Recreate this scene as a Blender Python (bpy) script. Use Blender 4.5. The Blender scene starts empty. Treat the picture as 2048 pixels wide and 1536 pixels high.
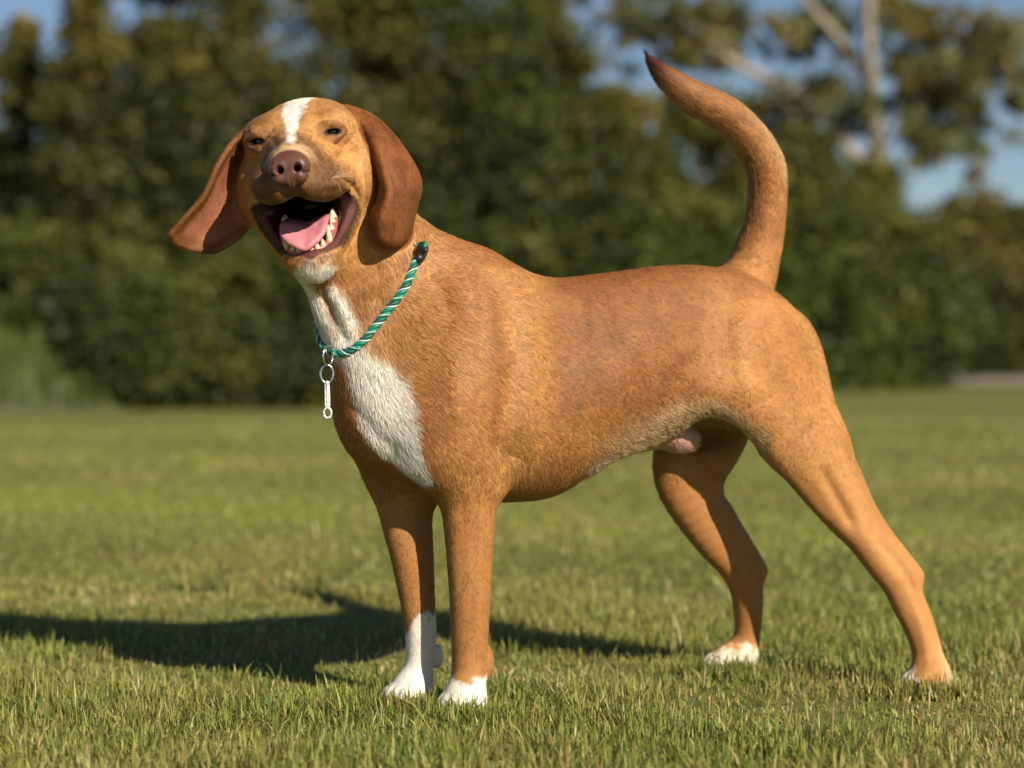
import bpy, math, random
import numpy as np
from mathutils import Vector
from mathutils.bvhtree import BVHTree

rng = np.random.default_rng(7)
random.seed(7)
SC = bpy.context.scene
COL = SC.collection

# ---------------------------------------------------------------- camera
FPX, D0, CAMH, HOR = 4200.0, 3.0, 0.52, 700.0      # focal length in picture widths / distance to the dog / eye height
cam_d = bpy.data.cameras.new('camera')
cam_d.sensor_width = 36.0
cam_d.lens = FPX / 2048 * 36.0
cam_d.shift_y = -(768 - HOR) / 2048
cam_d.clip_start, cam_d.clip_end = 0.1, 2000
cam_d.dof.use_dof = True
cam_d.dof.focus_distance = 2.92
cam_d.dof.aperture_fstop = 2.6
cam = bpy.data.objects.new('camera', cam_d)
COL.objects.link(cam)
cam.location = (0, -D0, CAMH)
cam.rotation_euler = (math.pi / 2, 0, 0)
SC.camera = cam

# ---------------------------------------------------------------- sky, sun, exposure
SUN_EL, SUN_AZ = math.radians(30), math.radians(144)   # azimuth clockwise from +Y
world = bpy.data.worlds.new('World')
SC.world = world
world.use_nodes = True
nt = world.node_tree
nt.nodes.clear()
sky = nt.nodes.new('ShaderNodeTexSky')
sky.sky_type = 'NISHITA'
sky.sun_disc = False
sky.sun_elevation = SUN_EL
sky.sun_rotation = SUN_AZ
sky.air_density, sky.dust_density, sky.ozone_density = 0.8, 0.1, 2.0
bg = nt.nodes.new('ShaderNodeBackground')
bg.inputs['Strength'].default_value = 0.055
wo = nt.nodes.new('ShaderNodeOutputWorld')
nt.links.new(sky.outputs[0], bg.inputs[0])
nt.links.new(bg.outputs[0], wo.inputs[0])
sun_d = bpy.data.lights.new('sun', 'SUN')
sun_d.energy = 5.0
sun_d.angle = math.radians(0.53)
sun_d.color = (1.0, 0.87, 0.70)
sun = bpy.data.objects.new('sun', sun_d)
COL.objects.link(sun)
sdir = Vector((math.sin(SUN_AZ) * math.cos(SUN_EL), math.cos(SUN_AZ) * math.cos(SUN_EL), math.sin(SUN_EL)))
sun.rotation_euler = sdir.to_track_quat('Z', 'Y').to_euler()
sun.location = sdir * 30
vs = SC.view_settings
vs.view_transform, vs.look, vs.exposure, vs.gamma = 'Standard', 'None', 0.42, 1.0
vs.use_curve_mapping = False

# ---------------------------------------------------------------- helpers
def P(px, py, y):
    d = D0 + y
    return np.array([(px - 1024) / FPX * d, y, CAMH + (HOR - py) / FPX * d])

def RP(r, y):
    return r / FPX * (D0 + y)

def nrm(v):
    v = np.asarray(v, float)
    return v / np.linalg.norm(v)

def srgb(r, g, b):
    f = lambda c: (c / 12.92 if c <= 0.04045 else ((c + 0.055) / 1.055) ** 2.4)
    return np.array([f(r / 255), f(g / 255), f(b / 255)])

def catmull(pts, m):
    pts = np.asarray(pts, float)
    n = len(pts)
    out = []
    for i in range(n - 1):
        p0, p1, p2, p3 = pts[max(i - 1, 0)], pts[i], pts[i + 1], pts[min(i + 2, n - 1)]
        for t in np.arange(m) / m:
            out.append(0.5 * ((2 * p1) + (-p0 + p2) * t + (2 * p0 - 5 * p1 + 4 * p2 - p3) * t * t + (-p0 + 3 * p1 - 3 * p2 + p3) * t ** 3))
    out.append(pts[-1])
    return np.array(out)

def hash3(i, j, k, seed):
    h = (i * 374761393 + j * 668265263 + k * 2147483647 + seed * 974634777) & 0x7fffffff
    h = ((h ^ (h >> 13)) * 1274126177) & 0x7fffffff
    h = ((h ^ (h >> 16)) * 668265263) & 0x7fffffff
    return ((h ^ (h >> 15)) & 0xffff) / 65535.0

def noise3(p, scale, seed=0):
    q = p * scale
    i = np.floor(q).astype(np.int64)
    f = q - i
    f = f * f * (3 - 2 * f)
    v = np.zeros(len(p))
    for dx in (0, 1):
        for dy in (0, 1):
            for dz in (0, 1):
                w = (f[:, 0] if dx else 1 - f[:, 0]) * (f[:, 1] if dy else 1 - f[:, 1]) * (f[:, 2] if dz else 1 - f[:, 2])
                v += w * hash3(i[:, 0] + dx, i[:, 1] + dy, i[:, 2] + dz, seed)
    return v

def dist_poly(p, poly):
    """distance from points p (n,3 or n,2) to a polyline, and the parameter along it"""
    best = np.full(len(p), 1e9)
    tt = np.zeros(len(p))
    poly = np.asarray(poly, float)
    for i in range(len(poly) - 1):
        a, b = poly[i], poly[i + 1]
        ab = b - a
        t = np.clip(((p - a) @ ab) / max(ab @ ab, 1e-12), 0, 1)
        d = np.linalg.norm(p - a - t[:, None] * ab, axis=1)
        m = d < best
        best[m] = d[m]
        tt[m] = (i + t[m]) / (len(poly) - 1)
    return best, tt

def sstep(a, b, x):
    t = np.clip((x - a) / (b - a), 0, 1)
    return t * t * (3 - 2 * t)

# ---------------------------------------------------------------- materials
def new_mat(name):
    m = bpy.data.materials.new(name)
    m.use_nodes = True
    n = m.node_tree.nodes
    return m, n, m.node_tree.links, n['Principled BSDF']

def set_in(b, **kw):
    names = {'base': 'Base Color', 'rough': 'Roughness', 'metal': 'Metallic', 'spec': 'Specular IOR Level', 'sss': 'Subsurface Weight',
             'coat': 'Coat Weight', 'coat_r': 'Coat Roughness', 'sheen': 'Sheen Weight', 'sheen_r': 'Sheen Roughness', 'trans': 'Transmission Weight'}
    for k, v in kw.items():
        if k == 'base' and len(v) == 3:
            v = (*v, 1)
        b.inputs[names[k]].default_value = v

def mat_noise(name, c1, c2, scale=40, rough=0.6, spec=0.4, bump=0.0, bscale=None, metal=0.0, **kw):
    m, n, l, b = new_mat(name)
    tc = n.new('ShaderNodeTexCoord')
    nz = n.new('ShaderNodeTexNoise')
    nz.inputs['Scale'].default_value = scale
    nz.inputs['Detail'].default_value = 5
    l.new(tc.outputs['Object'], nz.inputs['Vector'])
    r = n.new('ShaderNodeValToRGB')
    r.color_ramp.elements[0].position, r.color_ramp.elements[1].position = 0.3, 0.7
    r.color_ramp.elements[0].color, r.color_ramp.elements[1].color = (*c1, 1), (*c2, 1)
    l.new(nz.outputs['Fac'], r.inputs[0])
    l.new(r.outputs[0], b.inputs['Base Color'])
    set_in(b, rough=rough, spec=spec, metal=metal, **kw)
    if bump:
        nb = n.new('ShaderNodeTexNoise')
        nb.inputs['Scale'].default_value = bscale or scale * 3
        l.new(tc.outputs['Object'], nb.inputs['Vector'])
        bp = n.new('ShaderNodeBump')
        bp.inputs['Strength'].default_value = bump
        bp.inputs['Distance'].default_value = 0.001
        l.new(nb.outputs['Fac'], bp.inputs['Height'])
        l.new(bp.outputs[0], b.inputs['Normal'])
    return m

# ---------------------------------------------------------------- mesh building
def make_mesh(name, V, F, mat, parent=None, smooth=True):
    me = bpy.data.meshes.new(name)
    V = np.asarray(V, np.float32)
    if isinstance(F, np.ndarray):
        k = F.shape[1]
        me.vertices.add(len(V))
        me.vertices.foreach_set('co', V.ravel())
        me.loops.add(F.size)
        me.loops.foreach_set('vertex_index', F.astype(np.int32).ravel())
        me.polygons.add(len(F))
        me.polygons.foreach_set('loop_start', np.arange(0, F.size, k, dtype=np.int32))
        me.update(calc_edges=True)
    else:
        me.from_pydata(V.tolist(), [], F)
    if smooth:
        me.polygons.foreach_set('use_smooth', np.ones(len(me.polygons), bool))
    if mat:
        me.materials.append(mat)
    o = bpy.data.objects.new(name, me)
    COL.objects.link(o)
    if parent is not None:
        o.parent = parent
        o.matrix_parent_inverse = parent.matrix_world.inverted()
    return o

def set_col(me, c, name='col', domain='POINT'):
    a = me.attributes.new(name, 'FLOAT_COLOR', domain)
    c4 = np.ones((len(c), 4), np.float32)
    c4[:, :3] = c
    a.data.foreach_set('color', c4.ravel())

def tag(o, label=None, cat=None, group=None, kind=None):
    if label: o['label'] = label
    if cat: o['category'] = cat
    if group: o['group'] = group
    if kind: o['kind'] = kind
    return o

def empty(name, loc=(0, 0, 0)):
    o = bpy.data.objects.new(name, None)
    o.empty_display_size = 0.05
    o.location = loc
    COL.objects.link(o)
    o.matrix_world.translation = Vector(loc)
    return o

def tube(path, rad, sides=8, closed=False, caps=True):
    path = np.asarray(path, float)
    n = len(path)
    rad = np.broadcast_to(np.asarray(rad, float), (n,))
    V, F = [], []
    if closed:
        tang = np.roll(path, -1, 0) - np.roll(path, 1, 0)
    else:
        tang = np.gradient(path, axis=0)
    tang /= np.maximum(np.linalg.norm(tang, axis=1), 1e-9)[:, None]
    up = np.array([0, 0, 1.0]) if abs(tang[0][2]) < 0.9 else np.array([1.0, 0, 0])
    for i in range(n):
        s = np.cross(tang[i], up); s /= np.linalg.norm(s)
        up = np.cross(s, tang[i])
        for k in range(sides):
            a = 2 * math.pi * k / sides
            V.append(path[i] + rad[i] * (math.cos(a) * s + math.sin(a) * up))
    rows = n if closed else n - 1
    for i in range(rows):
        j = (i + 1) % n
        for k in range(sides):
            k2 = (k + 1) % sides
            F.append((i * sides + k, i * sides + k2, j * sides + k2, j * sides + k))
    if caps and not closed:
        F.append(tuple(range(sides))[::-1])
        F.append(tuple((n - 1) * sides + k for k in range(sides)))
    return V, F

def merge(parts):
    V, F = [], []
    for v, f in parts:
        o = len(V)
        V.extend(list(v))
        F.extend([tuple(i + o for i in q) for q in f])
    return V, F

# ---------------------------------------------------------------- implicit modelling (signed distance fields + surface nets)
class Field:
    def __init__(self):
        self.prims = []

    def add(self, lo, hi, fn, k=0.01, op='u'):
        self.prims.append((np.asarray(lo, float), np.asarray(hi, float), fn, k, op))

    def ellipsoid(self, c, R, axes=None, k=0.02, op='u'):
        c = np.asarray(c, float); R = np.asarray(R, float)
        A = np.eye(3) if axes is None else np.asarray(axes, float)
        ext = np.sqrt(((A * R[:, None]) ** 2).sum(0))
        def fn(X, Y, Z):
            x, y, z = X - c[0], Y - c[1], Z - c[2]
            u = [A[i, 0] * x + A[i, 1] * y + A[i, 2] * z for i in range(3)]
            k0 = np.sqrt((u[0] / R[0]) ** 2 + (u[1] / R[1]) ** 2 + (u[2] / R[2]) ** 2)
            k1 = np.sqrt((u[0] / R[0] ** 2) ** 2 + (u[1] / R[1] ** 2) ** 2 + (u[2] / R[2] ** 2) ** 2)
            return k0 * (k0 - 1) / np.maximum(k1, 1e-6)
        self.add(c - ext, c + ext, fn, k, op)

    def chain(self, pts, rad, k=0.02, n=None, q=1.0, m=3, op='u'):
        pts = np.asarray(pts, float)
        rad = np.broadcast_to(np.asarray(rad, float), (len(pts),))
        q = np.broadcast_to(np.asarray(q, float), (len(pts),))
        allp = np.concatenate([pts, rad[:, None], q[:, None]], 1)
        if m > 1 and len(pts) > 2:
            allp = catmull(allp, m)
        pts, rad, q = allp[:, :3], allp[:, 3], allp[:, 4]
        nn = None if n is None else nrm(n)
        ex = (rad * np.maximum(q, 1))[:, None]
        def fn(X, Y, Z):
            best = None
            for i in range(len(pts) - 1):
                a, ab = pts[i], pts[i + 1] - pts[i]
                x, y, z = X - a[0], Y - a[1], Z - a[2]
                t = np.clip((x * ab[0] + y * ab[1] + z * ab[2]) / max(ab @ ab, 1e-12), 0, 1)
                x, y, z = x - t * ab[0], y - t * ab[1], z - t * ab[2]
                l2 = x * x + y * y + z * z
                if nn is not None:
                    qq = q[i] + (q[i + 1] - q[i]) * t
                    vn = x * nn[0] + y * nn[1] + z * nn[2]
                    l2 = l2 + (1 / (qq * qq) - 1) * vn * vn
                    d = (np.sqrt(l2) - (rad[i] + (rad[i + 1] - rad[i]) * t)) * np.minimum(1, qq)
                else:
                    d = np.sqrt(l2) - (rad[i] + (rad[i + 1] - rad[i]) * t)
                best = d if best is None else np.minimum(best, d)
            return best
        self.add((pts - ex).min(0), (pts + ex).max(0), fn, k, op)

    def sheet(self, rows, rad, k=0.008, mu=15, mv=15):
        """a thick flap through a grid of control points"""
        rows = np.asarray(rows, float)                 # (nr, nc, 3)
        a = np.array([catmull(r, mv) for r in rows])    # across
        g = np.array([catmull(a[:, j], mu) for j in range(a.shape[1])])
        pts = g.reshape(-1, 3)
        rr = np.broadcast_to(rad, (len(pts),))
        self.sheet_pts = g
        def fn(X, Y, Z):
            shp = np.broadcast_shapes(X.shape, Y.shape, Z.shape)
            D = np.full(shp, 0.05, np.float32)
            xs, ys, zs = X.ravel(), Y.ravel(), Z.ravel()
            for p, r in zip(pts, rr):
                w = r + 0.014
                i0, i1 = np.searchsorted(xs, [p[0] - w, p[0] + w])
                j0, j1 = np.searchsorted(ys, [p[1] - w, p[1] + w])
                k0, k1 = np.searchsorted(zs, [p[2] - w, p[2] + w])
                if i1 <= i0 or j1 <= j0 or k1 <= k0: continue
                d = np.sqrt((xs[i0:i1, None, None] - p[0]) ** 2 + (ys[None, j0:j1, None] - p[1]) ** 2 + (zs[None, None, k0:k1] - p[2]) ** 2) - r
                s = D[i0:i1, j0:j1, k0:k1]
                np.minimum(s, d, out=s)
            return D
        self.add(pts.min(0) - 0.01, pts.max(0) + 0.01, fn, k)

    def grid(self, lo, hi, h):
        lo = np.asarray(lo, float); hi = np.asarray(hi, float)
        n = np.ceil((hi - lo) / h).astype(int) + 1
        ax = [lo[i] + h * np.arange(n[i]) for i in range(3)]
        G = np.full(n, 0.1, np.float32)
        for plo, phi, fn, k, op in self.prims:
            pad = k + 0.02
            a = np.clip(np.floor((plo - pad - lo) / h).astype(int), 0, n)
            b = np.clip(np.ceil((phi + pad - lo) / h).astype(int) + 1, 0, n)
            if (b <= a).any(): continue
            X = ax[0][a[0]:b[0]][:, None, None].astype(np.float32)
            Y = ax[1][a[1]:b[1]][None, :, None].astype(np.float32)
            Z = ax[2][a[2]:b[2]][None, None, :].astype(np.float32)
            d = fn(X, Y, Z).astype(np.float32)
            s = G[a[0]:b[0], a[1]:b[1], a[2]:b[2]]
            if op == 'u':
                hh = np.maximum(k - np.abs(s - d), 0) / k
                s[...] = np.minimum(s, d) - hh * hh * (k * 0.25)
            else:
                d = -d
                hh = np.maximum(k - np.abs(s - d), 0) / k
                s[...] = np.maximum(s, d) + hh * hh * (k * 0.25)
        return G, lo

def surface_nets(G, lo, h):
    S = G < 0
    nx, ny, nz = G.shape
    c = np.zeros((nx - 1, ny - 1, nz - 1), np.uint8)
    for dx in (0, 1):
        for dy in (0, 1):
            for dz in (0, 1):
                c += S[dx:nx - 1 + dx, dy:ny - 1 + dy, dz:nz - 1 + dz]
    cells = np.argwhere((c > 0) & (c < 8))
    cor = {}
    for dx in (0, 1):
        for dy in (0, 1):
            for dz in (0, 1):
                cor[(dx, dy, dz)] = G[cells[:, 0] + dx, cells[:, 1] + dy, cells[:, 2] + dz]
    acc = np.zeros((len(cells), 3)); cnt = np.zeros(len(cells))
    for a in range(3):
        for o1 in (0, 1):
            for o2 in (0, 1):
                p = [o1, o2]; p.insert(a, 0); q = [o1, o2]; q.insert(a, 1)
                f0, f1 = cor[tuple(p)], cor[tuple(q)]
                m = (f0 < 0) != (f1 < 0)
                t = f0[m] / (f0[m] - f1[m])
                pos = np.tile(np.array(p, float), (m.sum(), 1)); pos[:, a] = t
                acc[m] += pos; cnt[m] += 1
    V = (cells + acc / cnt[:, None]) * h + lo
    idx = np.full(c.shape, -1, np.int32)
    idx[cells[:, 0], cells[:, 1], cells[:, 2]] = np.arange(len(cells))
    Fs = []
    for a in range(3):
        b, d = (a + 1) % 3, (a + 2) % 3
        sl0 = [slice(None)] * 3; sl1 = [slice(None)] * 3
        sl0[a] = slice(0, -1); sl1[a] = slice(1, None)
        s0, s1 = S[tuple(sl0)], S[tuple(sl1)]
        e = np.argwhere(s0 != s1)
        ok = (e[:, b] > 0) & (e[:, d] > 0) & (e[:, b] < G.shape[b] - 1) & (e[:, d] < G.shape[d] - 1)
        e = e[ok]
        ins = s0[e[:, 0], e[:, 1], e[:, 2]]
        def cell(ob, od):
            q = e.copy(); q[:, b] += ob; q[:, d] += od
            return idx[q[:, 0], q[:, 1], q[:, 2]]
        quad = np.stack([cell(-1, -1), cell(0, -1), cell(0, 0), cell(-1, 0)], 1)
        quad[~ins] = quad[~ins][:, ::-1]
        Fs.append(quad)
    return V, np.concatenate(Fs)

def field_mesh(fld, lo, hi, h):
    G, lo = fld.grid(lo, hi, h)
    return surface_nets(G, lo, h)

def relax(V, F, it=2, lam=0.5):
    for _ in range(it):
        acc = np.zeros_like(V); cnt = np.zeros(len(V))
        for i in range(4):
            j = (i + 1) % 4
            for a, b in ((F[:, i], F[:, j]), (F[:, j], F[:, i])):
                for c in range(3):
                    acc[:, c] += np.bincount(a, V[b, c], len(V))
                cnt += np.bincount(a, minlength=len(V))
        V = V + lam * (acc / np.maximum(cnt, 1)[:, None] - V)
    return V

def vnormals(V, F):
    n = np.cross(V[F[:, 2]] - V[F[:, 0]], V[F[:, 3]] - V[F[:, 1]])
    out = np.zeros_like(V)
    for i in range(4):
        for c in range(3):
            out[:, c] += np.bincount(F[:, i], n[:, c], len(V))
    return out / np.maximum(np.linalg.norm(out, axis=1), 1e-12)[:, None]

# ================================================================ GROUND, BANK, TREES
def height(x, y):
    return .012 * np.sin(x * 1.3 + .4) * np.sin(y * .9 + 1.1) * np.clip((np.abs(y - .2) - .9) / 2, 0, 1) + 0 * x

m_lawn, n, l, b = new_mat('lawn soil and thatch')
tc = n.new('ShaderNodeTexCoord')
def nz(scale, detail=4, sx=1, sy=1):
    mp = n.new('ShaderNodeMapping'); mp.inputs['Scale'].default_value = (sx, sy, 1)
    t_ = n.new('ShaderNodeTexNoise'); t_.inputs['Scale'].default_value = scale; t_.inputs['Detail'].default_value = detail
    l.new(tc.outputs['Object'], mp.inputs[0]); l.new(mp.outputs[0], t_.inputs['Vector'])
    return t_
def ramp(src, stops):
    r = n.new('ShaderNodeValToRGB')
    el = r.color_ramp.elements
    el[0].position, el[0].color = stops[0][0], (*stops[0][1], 1)
    el[1].position, el[1].color = stops[-1][0], (*stops[-1][1], 1)
    for p_, c_ in stops[1:-1]:
        e_ = el.new(p_); e_.color = (*c_, 1)
    l.new(src, r.inputs[0]); return r
def mixc(f, a_, b_, mode='MIX'):
    m_ = n.new('ShaderNodeMix'); m_.data_type = 'RGBA'; m_.blend_type = mode
    if isinstance(f, float): m_.inputs[0].default_value = f
    else: l.new(f, m_.inputs[0])
    l.new(a_, m_.inputs[6]); l.new(b_, m_.inputs[7]); return m_
band = nz(.16, 3, .35, 1.6)
c1 = ramp(band.outputs['Fac'], [(.35, (.125, .160, .036)), (.5, (.185, .196, .053)), (.62, (.235, .216, .072))])
fine = nz(14, 6)
c2 = ramp(fine.outputs['Fac'], [(.3, (.088, .114, .028)), (.55, (.16, .174, .05)), (.72, (.25, .222, .098))])
mxl = mixc(.45, c1.outputs[0], c2.outputs[0])
l.new(mxl.outputs[2], b.inputs['Base Color'])
bp = n.new('ShaderNodeBump'); bp.inputs['Strength'].default_value = .8; bp.inputs['Distance'].default_value = .03
l.new(fine.outputs['Fac'], bp.inputs['Height']); l.new(bp.outputs[0], b.inputs['Normal'])
set_in(b, rough=.9, spec=.1)
gx = np.concatenate([np.linspace(-300, -9, 12), np.linspace(-8, 8, 65), np.linspace(9, 300, 12)])
gy = np.concatenate([np.linspace(-8, -2.2, 6), np.linspace(-2, 12, 57), np.linspace(13, 700, 40)])
GX, GY = np.meshgrid(gx, gy, indexing='ij')
GV = np.stack([GX, GY, height(GX, GY)], -1).reshape(-1, 3)
ny_ = len(gy)
I, J = np.meshgrid(np.arange(len(gx) - 1), np.arange(ny_ - 1), indexing='ij')
q0 = (I * ny_ + J).ravel()
lawn = make_mesh('ground', GV, np.stack([q0, q0 + ny_, q0 + ny_ + 1, q0 + 1], 1), m_lawn)
lawn['kind'] = 'structure'

# ---- grass blades
m_blade, n, l, b = new_mat('grass blade')
at = n.new('ShaderNodeAttribute'); at.attribute_name = 'col'
l.new(at.outputs['Color'], b.inputs['Base Color'])
set_in(b, rough=.45, spec=.35)
tr = n.new('ShaderNodeBsdfTranslucent'); l.new(at.outputs['Color'], tr.inputs[0])
ms = n.new('ShaderNodeMixShader'); ms.inputs[0].default_value = .28
out = n['Material Output']
l.new(b.outputs[0], ms.inputs[1]); l.new(tr.outputs[0], ms.inputs[2]); l.new(ms.outputs[0], out.inputs[0])

G_GREEN = np.array([lin_ for lin_ in (srgb(126, 140, 58), srgb(146, 154, 70), srgb(104, 124, 52), srgb(170, 168, 94), srgb(122, 134, 68))])
G_STRAW = np.array([lin_ for lin_ in (srgb(186, 168, 112), srgb(164, 140, 88), srgb(204, 188, 140), srgb(150, 112, 70))])
def blades(X, Y, hgt, wid, straw, lean=.75, zf=height, var=1.0):
    n_ = len(X)
    Z = zf(X, Y) - .002
    az = rng.random(n_) * 2 * math.pi
    ln_ = hgt * np.clip(rng.lognormal(0, .33, n_), .45, 2.2)
    tilt = np.abs(rng.normal(0, lean, n_)).clip(0, 1.35)
    dirx, diry = np.cos(az), np.sin(az)
    wx, wy = -diry, dirx
    tw = rng.normal(0, .5, n_)
    wx, wy = wx * np.cos(tw) - wy * np.sin(tw), wx * np.sin(tw) + wy * np.cos(tw)
    w = wid * rng.uniform(.6, 1.3, n_)
    base = np.stack([X, Y, Z], 1)
    side = np.stack([wx, wy, 0 * wx], 1) * (w * .5)[:, None]
    def at_(q):
        bend = tilt * (.45 + .75 * q)
        r_ = ln_ * q
        return base + np.stack([dirx * np.sin(bend) * r_, diry * np.sin(bend) * r_, np.cos(bend) * r_], 1)
    m1, tip = at_(.55), at_(1.0)
    V = np.stack([base - side * .7, base + side * .7, m1 - side, m1 + side, tip], 1)
    big = noise3(base, 1.7, 91); md = noise3(base, 6, 92); sm_ = noise3(base, 30, 93)
    k_ = (rng.random(n_) * 5).astype(int)
    col = G_GREEN[k_] * var + G_GREEN.mean(0) * (1 - var)
    bandv = np.sin(base[:, 1] * 2.1 + 1.5 * np.sin(base[:, 0] * .6) + .8) * .20 * sstep(1.0, 2.5, base[:, 1])
    col = col * (1 + bandv)[:, None]
    yel = sstep(.45, .75, big * .5 + md * .5)
    col = col * (1 - .45 * yel[:, None]) + srgb(170, 160, 94) * .45 * yel[:, None]
    st = rng.random(n_) < straw * (.4 + 1.6 * sstep(.4, .75, sm_ * .5 + md * .5))
    col[st] = G_STRAW[(rng.random(st.sum()) * 4).astype(int)]
    col *= (1 + (rng.uniform(.75, 1.2, n_) - 1) * var)[:, None]
    cv = np.repeat(col[:, None], 5, 1)
    cv[:, :2] = cv[:, :2] * .6 + srgb(150, 146, 92) * .4 * .8
    return V, cv
def scatter(d0, d1, dens, margin):
    ys = []
    area_ = sum((d + .05) * 2048 / FPX * .1 + margin * .1 for d in np.arange(d0, d1, .1))
    n_ = int(area_ * dens)
    d = d0 + (d1 - d0) * rng.random(n_ * 3)
    half = d * 1024 / FPX + margin * .5
    keep = rng.random(len(d)) < half / half.max()
    d, half = d[keep][:n_], half[keep][:n_]
    return (rng.random(len(d)) * 2 - 1) * half, d - D0
sets = []
X, Y = scatter(2.38, 4.4, 42000, .9)
thin = noise3(np.stack([X, Y, 0 * X], 1), 9, 95)
pat = noise3(np.stack([X, Y, 0 * X], 1), 2.6, 99)
kp = rng.random(len(X)) < (.30 + 1.0 * thin) * (.45 + .8 * sstep(.25, .5, pat))
X, Y = X[kp], Y[kp]
hh_ = .009 + .014 * noise3(np.stack([X, Y, 0 * X], 1), 5, 96) + .010 * noise3(np.stack([X, Y, 0 * X], 1), 22, 97)
pat = noise3(np.stack([X, Y, 0 * X], 1), 2.6, 99)
dry = .05 + .15 * sstep(-.2, .7, X) * sstep(.1, -.3, Y) + .22 * sstep(.42, .25, pat)
hh_ = hh_ * (.6 + .55 * sstep(.25, .55, pat))
sets.append(blades(X, Y, hh_, .0023, dry, .85))
X, Y = scatter(2.38, 4.6, 280, .9)
sets.append(blades(X, Y, .029, .0026, .22, .6))
for fx, fy in ((-.072, -.055), (-.155, .02), (.615, .150), (.33, .345)):      # tufts the paws stand in
    k_ = 900
    X, Y = fx + rng.normal(0, .045, k_), fy - np.abs(rng.normal(0, .022, k_))
    sets.append(blades(X, Y, .026, .0024, .08, .5))
X, Y = scatter(2.6, 6.0, 10, .5)
sets.append(blades(X, Y, .085, .0022, 1.0, 1.0))
X, Y = scatter(2.38, 4.4, 700, .5)
sets.append(blades(X, Y, .032, .0020, 1.0, 3.0))
X, Y = scatter(4.3, 8.5, 6500, 1.5)
sets.append(blades(X, Y, .014, .0048, .06, 1.0, var=.5))
X, Y = scatter(8.2, 15, 800, 2.5)
sets.append(blades(X, Y, .018, .011, .04, 1.1, var=.4))
GVs = np.concatenate([s_[0].reshape(-1, 3) for s_ in sets]); GC = np.concatenate([s_[1].reshape(-1, 3) for s_ in sets])
nb = len(GVs) // 5
o5 = np.arange(nb)[:, None] * 5
loops = np.concatenate([o5 + [0, 1, 3, 2], o5 + [2, 3, 4]], 1)          # quad + triangle per blade
me = bpy.data.meshes.new('grass')
me.vertices.add(len(GVs)); me.vertices.foreach_set('co', GVs.astype(np.float32).ravel())
me.loops.add(loops.size); me.loops.foreach_set('vertex_index', loops.astype(np.int32).ravel())
me.polygons.add(nb * 2)
ls = (np.arange(nb)[:, None] * 7 + np.array([0, 4])).astype(np.int32)
me.polygons.foreach_set('loop_start', ls.ravel())
me.update(calc_edges=True)
set_col(me, GC)
me.materials.append(m_blade)
grass = bpy.data.objects.new('grass', me); COL.objects.link(grass)
tag(grass, 'short mown lawn grass with straw blades around the paws', 'grass', kind='stuff')
print('blades', nb)

# ---- foliage
m_leaf, n, l, b = new_mat('leaf')
at = n.new('ShaderNodeAttribute'); at.attribute_name = 'col'
l.new(at.outputs['Color'], b.inputs['Base Color'])
set_in(b, rough=.55, spec=.25)
tr = n.new('ShaderNodeBsdfTranslucent'); l.new(at.outputs['Color'], tr.inputs[0])
ms = n.new('ShaderNodeMixShader'); ms.inputs[0].default_value = .22
l.new(b.outputs[0], ms.inputs[1]); l.new(tr.outputs[0], ms.inputs[2]); l.new(ms.outputs[0], n['Material Output'].inputs[0])
m_bark = mat_noise('bark', (.075, .058, .042), (.13, .10, .075), 6, .9, .1, .6, 20)
m_pale = mat_noise('pale bark', (.26, .22, .17), (.40, .35, .28), 3, .85, .1, .4, 12)

def leaf_mesh(name, C, Rs, cols, per, size, parent, clump_flat=.8):
    """leaf-sized faces around clump centres"""
    nC = len(C)
    idx_ = np.repeat(np.arange(nC), per)
    n_ = len(idx_)
    g = rng.normal(0, 1, (n_, 3)); g /= np.linalg.norm(g, axis=1)[:, None]
    g *= (rng.random(n_) ** .45)[:, None] * Rs[idx_][:, None]
    g[:, 2] *= clump_flat
    c = C[idx_] + g
    u_ = rng.normal(0, 1, (n_, 3)); u_ /= np.linalg.norm(u_, axis=1)[:, None]
    w_ = np.cross(u_, rng.normal(0, 1, (n_, 3))); w_ /= np.linalg.norm(w_, axis=1)[:, None]
    s_ = size * rng.uniform(.6, 1.35, n_)
    V = np.stack([c - u_ * s_[:, None], c + w_ * s_[:, None] * .45, c + u_ * s_[:, None], c - w_ * s_[:, None] * .45], 1).reshape(-1, 3)
    V[:, 2] = np.maximum(V[:, 2], .01)
    F = np.arange(n_ * 4).reshape(-1, 4)
    o = make_mesh(name, V, F, m_leaf, parent, smooth=False)
    cl = cols[idx_] * rng.uniform(.7, 1.3, n_)[:, None]
    set_col(o.data, np.repeat(cl, 4, 0))
    return o

def limb(a, b_, r0, r1, wob=.1, n_=7):
    a, b_ = np.asarray(a, float), np.asarray(b_, float)
    L_ = np.linalg.norm(b_ - a)
    pts = [a + (b_ - a) * q + rng.normal(0, wob * L_ * .12, 3) * math.sin(q * math.pi) for q in np.linspace(0, 1, n_)]
    return tube(pts, np.linspace(r0, r1, n_), 8)

PAL = {'dark': [srgb(56, 68, 32), srgb(74, 82, 36), srgb(42, 52, 26), srgb(96, 96, 44)],
       'olive': [srgb(100, 96, 44), srgb(118, 106, 48), srgb(82, 84, 38), srgb(134, 116, 56)],
       'mid': [srgb(72, 88, 38), srgb(88, 102, 44), srgb(58, 72, 34), srgb(108, 110, 52)],
       'brown': [srgb(104, 96, 50), srgb(92, 88, 44), srgb(118, 108, 62), srgb(82, 84, 42)],
       'pale': [srgb(106, 114, 72), srgb(122, 124, 80), srgb(90, 100, 62), srgb(132, 122, 80)]}

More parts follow.
